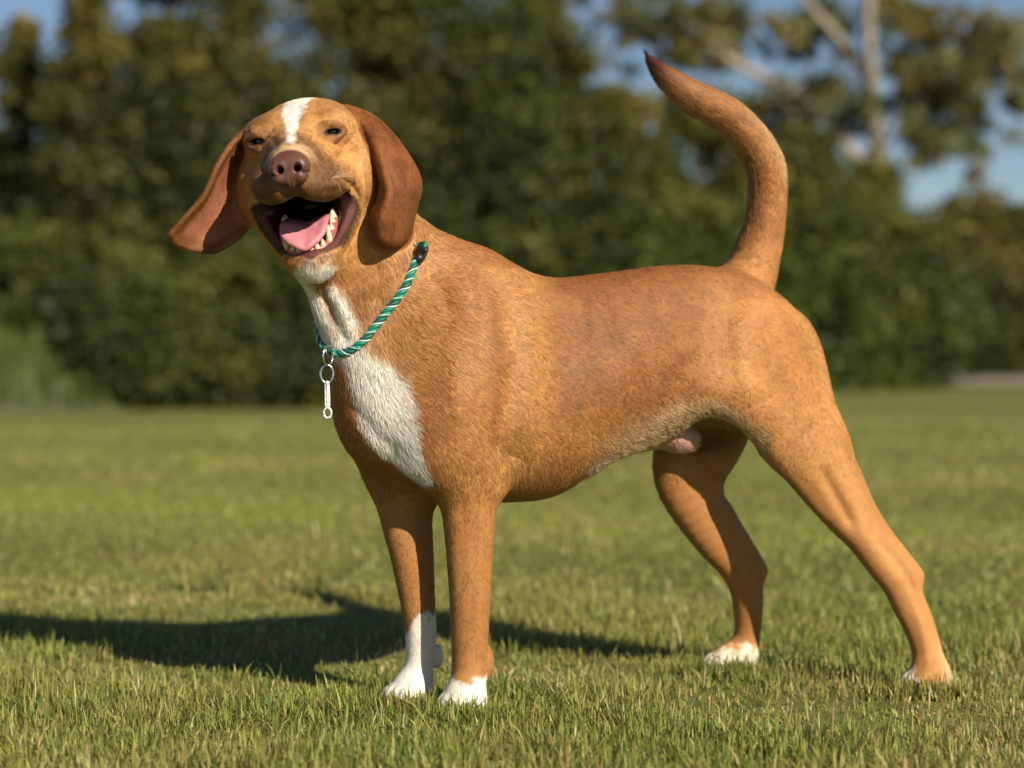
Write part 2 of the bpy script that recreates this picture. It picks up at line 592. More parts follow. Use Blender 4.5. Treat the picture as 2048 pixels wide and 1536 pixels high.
def tree(name, label, cat, px_, D, base_py, top_py, hw, pal, shape='cone', group=None, nclump=150, per=70, size=.055, low=0.0, topcol=None, open_=0.0, trunk_r=.09):
    """crown (foliage) and trunk with limbs; px_, top_py and hw size it as seen from D metres"""
    x = (px_ - 1024) / FPX * D
    top = CAMH + (HOR - top_py) / FPX * D
    w = hw / FPX * D
    dep = max(w, .8)
    y = D - D0
    t = empty(name, (x, y, 0))
    tag(t, label, cat, group)
    tv = [limb((x, y, -.02), (x + rng.normal(0, .05), y + .05, top * .86), trunk_r, trunk_r * .25, .25, 9)]
    C, R_ = [], []
    k = 0
    while k < nclump:
        q = rng.random()
        if shape == 'cone':
            prof = (1 - q) ** .75 * (.55 + .45 * min(1, (q + .12) / .2)) + .05
        elif shape == 'dome':
            prof = math.sqrt(max(0, 1 - q ** 2.4)) * (.75 + .25 * min(1, (q + .1) / .3))
        else:
            prof = math.sin(math.pi * min(1, .12 + .88 * q) ** .8) ** .6 + .05
        z = low + (top - low) * q
        a = rng.random() * 2 * math.pi
        rr = rng.random() ** .4
        if rng.random() > .35 + .65 * prof: continue
        C.append([x + math.cos(a) * rr * w * prof, y + math.sin(a) * rr * dep * prof, z + rng.normal(0, .05)])
        R_.append((.20 + .24 * rng.random()) * (D / 22) * (.75 + .5 * prof))
        k += 1
    C, R_ = np.array(C), np.array(R_)
    for i in rng.choice(len(C), min(12, len(C)), replace=False):
        zz = max(.3, C[i][2] * .55)
        tv.append(limb((x, y + .03, zz), C[i], trunk_r * .35, .012, .3, 5))
    P_ = np.array(PAL[pal])
    cols = P_[rng.choice(len(P_), len(C), p=[.4, .3, .2, .1])]
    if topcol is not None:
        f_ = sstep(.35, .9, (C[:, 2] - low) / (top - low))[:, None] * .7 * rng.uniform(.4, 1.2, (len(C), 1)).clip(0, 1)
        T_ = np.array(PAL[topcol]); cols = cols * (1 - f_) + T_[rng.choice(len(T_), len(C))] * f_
    make_mesh('trunk', *merge(tv), m_bark, t)
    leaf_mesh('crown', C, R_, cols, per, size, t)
    return t

TREES = [
 ('conifer_tree', 'slim dark tree at the far left with open sky beside its tip', 'tree', 40, 21, 0, 60, 120, 'dark', 'cone', 120, 'olive'),
 ('conifer_tree', 'second pointed tree from the left, olive brown at the top', 'tree', 180, 20, 0, -30, 165, 'dark', 'cone', 190, 'olive'),
 ('conifer_tree', 'tall olive topped tree behind the flared ear', 'tree', 345, 20.5, 0, -190, 200, 'dark', 'cone', 270, 'olive'),
 ('conifer_tree', 'dark pointed tree just left of the white blaze', 'tree', 490, 21.5, 0, -170, 170, 'dark', 'cone', 220, 'olive'),
 ('broadleaf_tree', 'dark rounded tree straight behind the head', 'tree', 700, 22, 0, -160, 175, 'dark', 'oval', 270, 'olive'),
 ('broadleaf_tree', 'largest dark green tree above the shoulder', 'tree', 900, 23, 0, -300, 215, 'dark', 'oval', 340, 'mid'),
 ('broadleaf_tree', 'dark green tree above the middle of the back', 'tree', 1080, 24.5, 0, -120, 170, 'dark', 'oval', 240, 'olive'),
 ('hedge_bush', 'low rounded green bush left of the tail tip', 'bush', 1225, 25, 0, 190, 170, 'mid', 'dome', 190, 'olive'),
 ('hedge_bush', 'green bush behind the curve of the tail', 'bush', 1400, 26, 0, 190, 170, 'mid', 'dome', 200, 'olive'),
 ('hedge_bush', 'dark bush just right of the raised tail', 'bush', 1590, 27, 0, 265, 160, 'mid', 'dome', 190, 'olive'),
 ('hedge_bush', 'broad bush below the pale forked trunk', 'bush', 1745, 28, 0, 335, 165, 'mid', 'dome', 210, 'olive'),
 ('autumn_tree', 'olive brown tree at the far right edge', 'tree', 1985, 42, 0, 405, 190, 'brown', 'dome', 170, 'olive'),
 ('hedge_bush', 'low dark bush at the foot of the left trees', 'bush', 290, 18.5, 0, 540, 150, 'dark', 'dome', 110, 'mid'),
 ('hedge_bush', 'low dark bush under the chin', 'bush', 540, 19, 0, 520, 190, 'dark', 'dome', 130, 'mid'),
 ('hedge_bush', 'low dark bush at the far left above the bank', 'bush', 60, 19.5, 0, 460, 180, 'dark', 'dome', 130, 'mid'),
]
for nm, lb, ct, px_, D, _, tp, hw, pal, shp, nc, tcol in TREES:
    grp = {'conifer_tree': 'pointed trees on the left', 'broadleaf_tree': 'broadleaf trees behind the dog', 'hedge_bush': 'bushes along the lawn', 'autumn_tree': None}[nm]
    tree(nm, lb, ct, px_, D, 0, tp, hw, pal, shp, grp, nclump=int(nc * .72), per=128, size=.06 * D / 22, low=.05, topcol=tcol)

# the pale barked tree with bare limbs, behind the bushes on the right
D = 33.0
def Q(px_, py_, dd=0.0): return P(px_, py_, D - D0 + dd)
t = empty('pale_tree', (Q(1755, 700)[0], D - D0, 0))
tag(t, 'open crowned tree with pale bare forking limbs, top right', 'tree')
r_ = lambda p_: p_ / FPX * D * .78
limbs = [([(1760, 760), (1758, 560), (1752, 355)], 34, 32), ([(1752, 360), (1752, 270), (1745, 180), (1738, 90), (1735, -120)], 22, 13), ([(1752, 362), (1700, 300), (1640, 225), (1560, 170), (1480, 132), (1420, 90)], 20, 9),
         ([(1745, 185), (1720, 130), (1675, 75), (1610, 0), (1560, -60)], 14, 8), ([(1480, 132), (1400, 60), (1330, 20)], 7, 4), ([(1750, 320), (1810, 240), (1880, 180), (1960, 140)], 8, 4), ([(1880, 180), (1950, 90), (2010, 20)], 5, 3)]
tv = []
for pts_, a_, b_ in limbs:
    dd = -1.1 + rng.normal(0, .2)
    p_ = catmull([Q(*q_, dd * i_ / len(pts_)) for i_, q_ in enumerate(pts_)], 4)
    tv.append(tube(p_, np.linspace(r_(a_), r_(b_), len(p_)), 10))
make_mesh('trunk', *merge(tv), m_pale, t)
C, R_ = [], []
for cx, cy, sx, sy, k in ((1330, 40, 110, 60, 30), (1470, 60, 80, 60, 14), (1390, 130, 70, 50, 10), (1600, 60, 90, 70, 18), (1640, 190, 80, 50, 12), (1700, 230, 60, 50, 10), (1830, 60, 60, 60, 12), (1900, 150, 70, 80, 24), (1980, 90, 70, 60, 18),
                          (1930, 260, 40, 70, 14), (1850, 280, 50, 60, 14), (2040, 180, 40, 90, 18), (1780, 20, 60, 50, 12), (1500, 220, 60, 40, 8), (1560, 260, 50, 40, 10), (1820, 180, 40, 60, 8)):
    for _ in range(int(k * 1.6)):
        C.append(Q(cx + rng.normal(0, sx * .55), cy + rng.normal(0, sy * .55), .05 + rng.normal(0, .7))); R_.append(rng.uniform(.12, .34))
C, R_ = np.array(C), np.array(R_)
P_ = np.array(PAL['pale'] + PAL['olive'])
leaf_mesh('crown', C, R_, P_[rng.choice(len(P_), len(C))], 46, .085, t)

# a denser row further back that closes the view under the crowns
BACK = [(-60, 34, 380), (140, 35, 170), (330, 36, 40), (540, 36, 130), (760, 36, 0), (1000, 37, 60), (1260, 38, 290), (1500, 39, 330), (1700, 40, 400), (1890, 41, 480), (2080, 42, 440)]
BL = ['dark backdrop tree at the left edge behind the slim tree', 'tall backdrop tree behind the gap left of the flared ear', 'tallest backdrop tree behind the flared ear', 'backdrop tree seen left of the white blaze',
      'backdrop tree seen right above the head', 'backdrop tree behind the shoulder trees', 'backdrop tree left of the tail tip', 'backdrop tree inside the curve of the tail', 'backdrop tree right of the tail behind the bushes',
      'low backdrop tree behind the pale forked trunk', 'low backdrop tree behind the olive brown tree at the right edge']
for (px_, D_, tp), lb in zip(BACK, BL):
    tree('distant_tree', lb, 'tree', px_, D_, 0, tp, 175, 'dark', 'dome', 'distant trees behind the gaps', nclump=85, per=70, size=.11, low=.05)

# grassy bank on the left
m_bank = mat_noise('bank turf', (.075, .098, .050), (.13, .145, .075), 5, .95, .1, .8, 30)
bx = np.linspace(-9, -3.05, 40); by = np.linspace(13.6, 18.0, 24)
BXg, BYg = np.meshgrid(bx, by, indexing='ij')
sx_ = sstep(-3.1, -4.3, BXg); sy_ = sstep(13.7, 15.6, BYg) * sstep(18, 16.6, BYg)
BZ = .56 * sx_ * sy_ - .02 + .03 * np.sin(BXg * 5) * sx_ * sy_
nb_ = len(by)
I, J = np.meshgrid(np.arange(len(bx) - 1), np.arange(nb_ - 1), indexing='ij'); q0 = (I * nb_ + J).ravel()
bank = make_mesh('bank', np.stack([BXg, BYg, BZ], -1).reshape(-1, 3), np.stack([q0, q0 + nb_, q0 + nb_ + 1, q0 + 1], 1), m_bank)
bank['kind'] = 'structure'
# pale path beyond the lawn on the right
m_path = mat_noise('pale gravel path', (.26, .23, .18), (.36, .32, .26), 4, .95, .1, .4, 40)
pth = make_mesh('path', [(5.9, 26.3, .035), (24, 26.8, .035), (24, 35.5, .035), (7.8, 34.5, .035)], [(0, 1, 2, 3)], m_path)
pth['kind'] = 'structure'

X, Y = -9 + 5.9 * rng.random(15000), 13.7 + 3.6 * rng.random(15000)
def bank_z(x, y): return .56 * sstep(-3.1, -4.3, x) * sstep(13.7, 15.6, y) * sstep(18, 16.6, y) - .02 + .03 * np.sin(x * 5) * sstep(-3.1, -4.3, x)
kp = bank_z(X, Y) > .02
V5, C5 = blades(X[kp], Y[kp], .16, .020, .05, .5, bank_z)
C5 = C5 * np.array([.48, .62, .58])
nb = len(V5)
o5 = np.arange(nb)[:, None] * 5
tg = make_mesh('tall_grass', V5.reshape(-1, 3), np.concatenate([o5 + [0, 1, 4], o5 + [2, 3, 4]], 0), m_blade, None, False)
set_col(tg.data, C5.reshape(-1, 3))
tag(tg, 'longer greyish grass on the low bank at the left edge', 'grass', kind='stuff')

# ================================================================ THE DOG: body shape
BX = nrm([1, 0.428, 0])                 # from chest to rump
BN = nrm([0.428, -1, 0])                # out of the near flank
def yc(x): return 0.077 + 0.428 * x     # depth of the body's middle plane
def mid(px, off=0.0):
    k = (px - 1024) / FPX
    x = k * 3.077 / (1 - 0.428 * k)
    return yc(x) + off * BN[1]

dogf = Field()
# trunk: sections along the middle plane: px, top, bottom, half width, roundness of the top
TR = [(745, 650, 905, .080), (790, 600, 950, .100), (840, 560, 978, .112), (900, 525, 992, .118), (960, 506, 1001, .120), (1020, 533, 1004, .119),
      (1100, 556, 992, .121), (1180, 551, 940, .117), (1250, 542, 905, .109), (1320, 533, 880, .098), (1400, 532, 845, .092), (1480, 548, 810, .090),
      (1530, 592, 785, .072), (1552, 625, 770, .050)]
tab = []
for px, tp, bt, w in TR:
    y = mid(px)
    a, b = P(px, tp, y), P(px, bt, y)
    tab.append((a @ BX, a[2], b[2], w))
tab = catmull(tab, 8)
c0 = np.array([0, yc(0.0), 0])
sofs = c0 @ BX
def trunk(X, Y, Z):
    s = X * BX[0] + Y * BX[1]
    l = (X - c0[0]) * BN[0] + (Y - c0[1]) * BN[1]
    ss = np.clip(s, tab[0, 0], tab[-1, 0])
    zt, zb, w = (np.interp(ss, tab[:, 0], tab[:, i]) for i in (1, 2, 3))
    zc, hz = (zt + zb) * 0.5, (zt - zb) * 0.5
    v = (Z - zc) / hz
    ww = w * (1 - 0.17 * np.clip(v, -1, 1) - 0.06 * (np.clip(v, -1, 1) < 0) * v * v)
    ax = (s - ss) / 0.05
    qv = np.sqrt((l / ww) ** 2 + v * v + ax * ax)
    return (qv - 1) * np.minimum(w, hz) * 0.9
allx = [P(t[0], 700, mid(t[0])) for t in TR]
dogf.add([allx[0][0] - .15, -.15, .28], [allx[-1][0] + .12, .45, .70], trunk, k=0.02)

# chest and shoulders
dogf.ellipsoid(P(812, 800, .005), (.078, .085, .115), k=.05)
dogf.ellipsoid(P(766, 800, -.016), (.062, .068, .088), k=.03)
dogf.ellipsoid(P(905, 740, -.040), (.075, .045, .125), k=.05)           # near shoulder
dogf.ellipsoid(P(885, 850, -.045), (.062, .05, .085), k=.04)            # near upper arm
dogf.ellipsoid(P(804, 890, .075), (.062, .06, .085), k=.04)             # far shoulder
# neck
dogf.chain([P(855, 690, .01), P(779, 590, -.005), P(712, 480, -.03), P(672, 385, -.045)],
           [RP(158, 0), RP(134, 0), RP(106, 0), RP(90, 0)], k=.04, n=BN, q=[.75, .78, .85, .9])
dogf.chain([P(742, 470, .0), P(800, 520, .02), P(880, 566, .035), P(955, 606, .05)], [RP(78, 0), RP(83, 0), RP(84, 0), RP(80, 0)], k=.04)
dogf.chain([P(655, 560, -.075), P(692, 655, -.055), P(738, 735, -.035)], [.028, .032, .034], k=.04)   # throat skin

# legs: px, py, radius in px, depth y, side ratio
def leg(st, k, m=3):
    pts = [P(a, b, y) for a, b, r, y, q in st]
    dogf.chain(pts, [RP(r, y) for a, b, r, y, q in st], k=k, n=BN, q=[s[4] for s in st], m=m)

leg([(905, 850, 78, -.035, .62), (925, 905, 70, -.035, .72), (934, 960, 61, -.03, .80), (938, 1030, 54.5, -.022, .84), (939, 1110, 47, -.018, .86), (940, 1200, 41.5, -.014, .9),
     (939, 1270, 38, -.010, .92), (938, 1320, 34.5, -.008, .95), (935, 1365, 34, -.010, 1), (928, 1400, 38, -.016, 1)], .03)
leg([(800, 890, 70, .052, .7), (801, 960, 60, .048, .78), (813, 1040, 52, .046, .82), (824, 1110, 44, .047, .85), (835, 1200, 35.5, .052, .9),
     (841, 1262, 31.5, .058, .95), (840, 1320, 29, .063, 1), (832, 1365, 31, .064, 1), (822, 1388, 32, .062, 1)], .03)
# elbow and wrist pads
dogf.ellipsoid(P(970, 945, -.018), (.026, .03, .035), k=.03)
dogf.ellipsoid(P(973, 1325, .004), (.011, .012, .022), k=.015)
dogf.ellipsoid(P(873, 1312, .086), (.010, .012, .018), k=.012)
# near hind leg
leg([(1520, 695, 108, .185, .62), (1556, 770, 110, .178, .58), (1590, 845, 98, .172, .56), (1627, 902, 84, .172, .60), (1657, 962, 67, .174, .66), (1692, 1022, 51, .176, .74),
     (1730, 1072, 41, .180, .80), (1764, 1120, 38, .183, .80), (1798, 1163, 38, .187, .78), (1818, 1207, 36, .19, .78), (1838, 1252, 33, .192, .82), (1855, 1305, 31, .192, .86), (1863, 1350, 33, .19, .95), (1864, 1378, 33, .188, 1)], .035)
dogf.chain([P(1690, 965, .185), P(1742, 1042, .19), P(1794, 1106, .194), P(1829, 1150, .196)], [RP(30, .19), RP(20, .19), RP(17, .19), RP(17, .19)], k=.02)
dogf.ellipsoid(P(1566, 742, .24), (.050, .060, .082), k=.035)              # buttock
# far hind leg
leg([(1440, 770, 95, .280, .6), (1415, 850, 92, .278, .6), (1385, 915, 84, .276, .62), (1381, 965, 72, .278, .66), (1404, 1030, 54, .290, .74), (1436, 1085, 43, .308, .8),
     (1468, 1125, 37, .328, .8), (1490, 1165, 36, .345, .78), (1496, 1210, 32, .362, .82), (1495, 1260, 27.5, .378, .86), (1489, 1305, 28, .382, .95), (1478, 1330, 28, .38, 1)], .03)
dogf.chain([P(1445, 1030, .298), P(1490, 1092, .320), P(1520, 1140, .342)], [RP(22, .37), RP(17, .37), RP(15, .37)], k=.02)
# groin fold and belly details
dogf.chain([P(1290, 805, .10), P(1340, 787, .112), P(1390, 778, .118), P(1450, 788, .128), P(1505, 825, .14)], [.014, .018, .021, .024, .024], k=.04)
dogf.ellipsoid(P(1425, 868, .205), (.060, .075, .032), k=.025, op='s')
dogf.ellipsoid(P(1362, 876, .195), (.030, .026, .020), k=.02)
dogf.chain([P(1240, 884, .165), P(1330, 862, .19)], [.010, .015], k=.03)

# paws
def paw(c, fwd, w, L):
    f = nrm([*fwd, 0]); s = np.array([-f[1], f[0], 0])
    c = np.asarray(c, float)
    dogf.ellipsoid(c + [0, 0, .024], (L * .62, w * .52, .026), axes=[f, s, [0, 0, 1]], k=.02)
    for i, o in enumerate((-.36, -.13, .13, .36)):
        fo = L * (.52 if abs(o) < .2 else .40)
        dogf.ellipsoid(c + f * fo + s * w * o + [0, 0, .017], (.021, w * .15, .018), axes=[f, s, [0, 0, 1]], k=.006)
FRONT = (-.72, -.70); HIND = (-.93, -.36)
PAWS = [((P(931, 1424, -.018)[0], -.020, 0), FRONT, .054, .040), ((P(820, 1405, .062)[0], .056, 0), FRONT, .050, .042),
        ((P(1858, 1390, .183)[0], .182, 0), HIND, .052, .050), ((P(1462, 1345, .376)[0], .376, 0), HIND, .050, .050)]
for a in PAWS: paw(*a)

# tail
dogf.chain([P(1440, 575, .25), P(1482, 552, .258), P(1512, 500, .262)], [RP(30, .25), RP(34, .25), RP(28, .25)], k=.03)
TL = [(1495, 600, 44, .262), (1505, 555, 48, .262), (1514, 515, 46, .262), (1527, 465, 41, .262), (1535, 400, 38, .262), (1534, 345, 39, .26), (1520, 306, 38, .26), (1495, 270, 37, .258),
      (1460, 235, 36, .255), (1430, 216, 34.5, .252), (1392, 197, 32, .25), (1360, 176, 28, .248), (1335, 156, 22, .246), (1312, 133, 13.5, .245), (1295, 111, 4, .244)]
dogf.chain([P(a, b, y) for a, b, r, y in TL], [RP(r, y) for a, b, r, y in TL], k=.022, m=3)

# ---- head, in its own frame (right in the picture, forward, up)
HO = P(592, 273, -.13)
yaw, pit, rol = math.radians(1), math.radians(6.5), math.radians(7.5)
fv = np.array([-math.sin(yaw) * math.cos(pit), -math.cos(yaw) * math.cos(pit), -math.sin(pit)])
rv = nrm(np.cross([0, 0, 1], fv)); uv = np.cross(fv, rv)
rv, uv = rv * math.cos(rol) + uv * math.sin(rol), uv * math.cos(rol) - rv * math.sin(rol)
HAX = np.array([rv, fv, uv])
def H(r, f, u): return HO + r * rv + f * fv + u * uv
def hell(c, R, k, op='u', mirror=False):
    for s in ((1, -1) if mirror else (1,)):
        dogf.ellipsoid(H(c[0] * s, c[1], c[2]), R, axes=HAX, k=k, op=op)
def hchain(st, rad, k, q=1.0, op='u', mirror=False, n=None):
    for s in ((1, -1) if mirror else (1,)):
        dogf.chain([H(a * s, b, c) for a, b, c in st], rad, k=k, q=q, n=(rv if n is None else n), op=op)

hell((.003, -.080, -.019), (.079, .092, .070), .03)
hell((.024, -.085, -.022), (.066, .080, .062), .02)                    # skull
hell((.042, -.026, .006), (.033, .036, .026), .025, mirror=True)    # brow
hell((.070, -.060, -.062), (.034, .056, .054), .03)
hell((-.052, -.060, -.062), (.033, .056, .054), .03)    # cheek
hchain([(0, -.03, -.030), (0, .03, -.034), (0, .080, -.040), (0, .098, -.043)], [.052, .042, .032, .022], .03, q=[1.1, 1.02, 1.05, 1.0])
hchain([(.050, -.012, -.045), (.042, .03, -.057), (.031, .072, -.064), (.019, .098, -.064)], [.033, .031, .028, .0205], .014)   # lips
hchain([(-.050, -.012, -.042), (-.042, .03, -.051), (-.031, .072, -.059), (-.019, .098, -.063)], [.033, .031, .028, .0205], .014)
hchain([(0, .128, -.050), (0, .124, -.075), (0, .105, -.098), (0, .08, -.112)], [.004, .008, .014, .020], .014, op='s')   # cleft of the upper lip
hchain([(0, -.015, -.004), (0, .04, -.015), (0, .092, -.030)], [.020, .020, .018], .018, q=1.25)      # bridge of the nose
for sg in (1, -1):
    dogf.ellipsoid(H(.069 * sg, .018, -.033), (.014, .034, .015), axes=HAX, k=.026, op='s')     # hollow below the eye
hchain([(.062, -.045, -.06), (.066, -.02, -.078)], [.030, .018], .025, mirror=True)
# mandible ring, cheek wall, chin, throat
JS = .004
for sg, cw in ((1, .008), (-1, 0)):
    hchain([((.066 - cw) * sg, -.020, -.085), ((.060 - cw) * sg + JS, -.013, -.113), ((.044 - cw * .7) * sg + JS, .004, -.137), (.026 * sg + JS, .028, -.1565), (JS, .040, -.166)], [.012, .013, .013, .014, .0155], .012)
    hchain([((.066 - cw * .6) * sg, -.058, -.085), ((.052 - cw * .6) * sg + JS, -.052, -.122), (.030 * sg + JS, -.030, -.150)], [.028, .027, .024], .03)
hchain([(JS, .022, -.176), (JS, -.03, -.168), (0, -.085, -.145)], [.018, .030, .055], .03, q=1.15)
# mouth cavity
hchain([(0, .075, -.118), (0, .02, -.117), (0, -.035, -.108), (0, -.062, -.100)], [.030, .031, .029, .018], .016, q=[1.05, 1.15, 1.2, 1.2], op='s')
# eye sockets
EX = .0500
EYES = [H(EX, -.006, .000), H(-EX, -.006, .000)]
for e in EYES:
    dogf.ellipsoid(e + fv * .012, (.0135, .012, .0072), axes=HAX, k=.004, op='s')
for s in (1, -1):
    lid_u = [(.0375, .009, -.002), (.045, .0135, .0070), (.0545, .014, .0096), (.064, .010, .0064), (.070, .003, .001)]
    lid_l = [(.0375, .009, -.003), (.045, .0125, -.0080), (.0545, .013, -.0094), (.064, .0085, -.0062), (.070, .003, -.001)]
    hchain([((a - .0035) * s, b, c) for a, b, c in lid_u], [.0035, .0048, .0052, .0045, .003], .006)
    hchain([((a - .0035) * s, b, c) for a, b, c in lid_l], [.0035, .0045, .0048, .0042, .003], .006)
# stop crease between the eyes and cheek folds

hchain([(.0118, .15, -.041), (.0100, .098, -.043)], .0042, .003, op='s', mirror=True)      # nostrils
# ears
EAR_N = [[(692, 214, -.050), (704, 226, -.070), (716, 239, -.082), (723, 250, -.086), (726, 262, -.078)],
         [(744, 233, -.050), (752, 252, -.078), (751, 272, -.100), (746, 288, -.104), (739, 296, -.082)],
         [(797, 286, -.050), (790, 310, -.090), (775, 326, -.120), (761, 333, -.122), (752, 334, -.088)],
         [(838, 358, -.045), (822, 374, -.092), (797, 381, -.122), (776, 385, -.138), (761, 384, -.108)],
         [(828, 424, -.045), (815, 430, -.092), (792, 433, -.122), (764, 436, -.140), (744, 438, -.122)],
         [(815, 470, -.055), (806, 478, -.090), (786, 480, -.118), (763, 475, -.132), (747, 465, -.122)],
         [(801, 487, -.070), (794, 491, -.088), (783, 492, -.102), (771, 490, -.114), (761, 483, -.116)]]
dogf.sheet([[P(*c) for c in r] for r in EAR_N], .0038, k=.005)
ear_near = dogf.sheet_pts
EAR_F = [[(514, 242, -0.084), (506, 262, -0.066), (500, 285, -0.056), (496, 310, -0.059), (494, 335, -0.066)],
         [(470, 281, -0.115), (466, 300, -0.098), (472, 330, -0.069), (485, 362, -0.051), (494, 388, -0.062)],
         [(436, 331, -0.130), (436, 350, -0.108), (452, 385, -0.070), (478, 414, -0.057), (497, 430, -0.060)],
         [(410, 388, -0.130), (412, 404, -0.110), (434, 433, -0.079), (465, 453, -0.063), (494, 452, -0.062)],
         [(375, 430, -0.126), (380, 444, -0.110), (406, 466, -0.086), (440, 482, -0.075), (468, 480, -0.080)],
         [(342, 467, -0.120), (352, 482, -0.108), (378, 494, -0.094), (406, 501, -0.088), (430, 502, -0.090)]]
dogf.sheet([[P(*c) for c in r] for r in EAR_F], .0040, k=.009)
ear_far = dogf.sheet_pts

# ---- meshing: fine grid for head, coarser for the rest, split across the neck under the collar
CUT_P = P(742, 612, -.03)
CUT_N = nrm(P(742, 612, -.03) - P(850, 690, .03))           # towards the head
HB, HH = .0030, .0016
Vb, Fb = field_mesh(dogf, (-.34, -.14, -.01), (.74, .47, 1.0), HB)
Vh, Fh = field_mesh(dogf, (-.51, -.30, .455), (-.02, .10, .93), HH)
def cut(V, F, keep):
    fc = keep(V)[F].all(1)
    F = F[fc]
    used = np.unique(F)
    mp = np.full(len(V), -1); mp[used] = np.arange(len(used))
    return V[used], mp[F]
Vb, Fb = cut(Vb, Fb, lambda V: (((V - CUT_P) @ CUT_N) < .004) | (V[:, 0] > -.02))
Vh, Fh = cut(Vh, Fh, lambda V: ((V - CUT_P) @ CUT_N) > -.004)
Vb = relax(Vb, Fb, 3, .4); Vh = relax(Vh, Fh, 1, .4)
DV = np.concatenate([Vb, Vh]); DF = np.concatenate([Fb, Fh + len(Vb)])
print('dog verts', len(DV), 'faces', len(DF))

def proj(V):
    d = D0 + V[:, 1]
    return np.stack([1024 + V[:, 0] / d * FPX, HOR - (V[:, 2] - CAMH) / d * FPX], 1)

# ---- folds, muscles and creases: raised or sunk along lines on the near flank
DN = vnormals(DV, DF)
px = proj(DV)
near = sstep(.05, .35, DN @ nrm([.2, -1, 0]))
STROKES = [([(640, 238), (668, 228), (702, 242)], 10, .0032), ([(500, 262), (522, 255), (545, 262)], 9, .0028), ([(637, 262), (622, 286)], 8, -.0032), ([(540, 274), (551, 297)], 7, -.0016), ([(650, 302), (690, 300), (716, 284)], 9, .0024),
           ([(600, 208), (590, 262)], 9, -.0022), ([(716, 248), (728, 292)], 9, -.0030), ([(550, 328), (522, 348), (507, 376), (505, 402)], 6, -.0032), ([(538, 350), (522, 372), (520, 398)], 9, .0022), ([(560, 268), (565, 296)], 8, .0018), ([(612, 266), (612, 296)], 8, .0018),
           ([(712, 330), (728, 370), (726, 410)], 8, -.0024), ([(668, 330), (700, 336)], 9, .0020),
           ([(1030, 585), (1046, 660), (1052, 740), (1040, 830), (1018, 910)], (20, 40), .0120), ([(890, 660), (905, 760), (905, 850)], (20, 40), .0030),
           
           ([(1002, 985), (1004, 930), (990, 870)], 12, -.0030), ([(1482, 610), (1476, 690), (1484, 750), (1508, 810)], (20, 55), .0080),
           ([(1560, 700), (1590, 780), (1625, 860)], 22, .0040), ([(1612, 690), (1640, 770), (1662, 850)], 16, -.0035), ([(1640, 930), (1678, 1000), (1712, 1062)], 13, -.0055),
           ([(1760, 1085), (1800, 1128), (1832, 1185), (1845, 1230)], 9, -.0040), ([(1825, 1200), (1850, 1290), (1855, 1340)], 8, .0015),
           ([(735, 500), (757, 560), (748, 610)], 12, -.0030), ([(640, 575), (668, 640), (692, 690)], 13, -.0060), ([(660, 570), (692, 640)], 14, .0030), ([(612, 570), (640, 650)], 14, .0035),
           ([(820, 520), (870, 570), (900, 640)], 16, -.0020), ([(895, 500), (930, 560), (950, 640)], 16, -.0020), ([(700, 800), (740, 850), (800, 910)], 14, -.0030),
           ([(1120, 600), (1140, 700), (1110, 820)], 22, -.0012), ([(1190, 600), (1215, 700), (1190, 830)], 22, -.0010), ([(1260, 600), (1290, 700), (1270, 800)], 22, -.0010),
           ([(955, 990), (960, 1080), (956, 1180), (955, 1300)], (8, 14), .0022), ([(925, 1000), (925, 1100), (925, 1200)], 9, -.0010),
           ([(655, 352), (685, 358), (706, 374), (716, 398)], 6, -.0035), ([(640, 372), (680, 368), (700, 384)], 7, .0022), ([(694, 282), (680, 312), (660, 330)], 8, -.0016), ([(640, 225), (668, 238), (700, 245)], 7, -.0014), ([(760, 280), (785, 340), (803, 420), (800, 470)], 9, -.0022), ([(1540, 900), (1600, 985), (1660, 1050)], 14, .0020)]
for line, w, h in STROKES:
    line = catmull(line, 5) if len(line) > 2 else np.array(line, float)
    wl, wr = w if isinstance(w, tuple) else (w, w)
    w = max(wl, wr)
    lo, hi = line.min(0) - 3 * w, line.max(0) + 3 * w
    m = np.where((px > lo).all(1) & (px < hi).all(1) & (near > 0) & (DV[:, 1] < .3))[0]
    d, t = dist_poly(px[m], line)
    if wl != wr:
        w = np.where(px[m, 0] < np.interp(px[m, 1], line[:, 1], line[:, 0]), wl, wr)
    fade = np.clip(np.minimum(t, 1 - t) * 5, 0, 1) * .8 + .2
    DV[m] += DN[m] * (h * np.exp(-(d / w) ** 2) * fade * near[m])[:, None]
DN = vnormals(DV, DF)
bvh = BVHTree.FromPolygons(DV.tolist(), DF.tolist())

def S(px_, py_, out=0.0, depth=-1.0):
    """the point of the dog's skin that a line of sight meets"""
    o = Vector((0, -D0, CAMH))
    dv = Vector(P(px_, py_, 0.0)) - o
    h = bvh.ray_cast(o, dv.normalized())
    if h[0] is None:
        return None
    return np.array(h[0]) + out * np.array(h[1])

def SL(*pts):
    q = [S(a, b) for a, b in pts]
    return np.array([p for p in q if p is not None])

# ---- coat colours as a pattern on the body, plus painted shade and light along folds
def lin(r, g, b): return srgb(r, g, b)
TAN, GOLD, RED, SADDLE, CREAM, WHITE = lin(170, 116, 64), lin(194, 144, 86), lin(126, 77, 40), lin(130, 84, 46), lin(212, 178, 134), lin(232, 226, 214)
DARK, MUZ, LIPC, MOUTH, GUMC, EARC, EARIN, PINK = lin(62, 32, 20), lin(92, 64, 42), lin(46, 28, 26), lin(66, 32, 32), lin(170, 96, 96), lin(104, 59, 27), lin(160, 104, 78), lin(206, 160, 146)

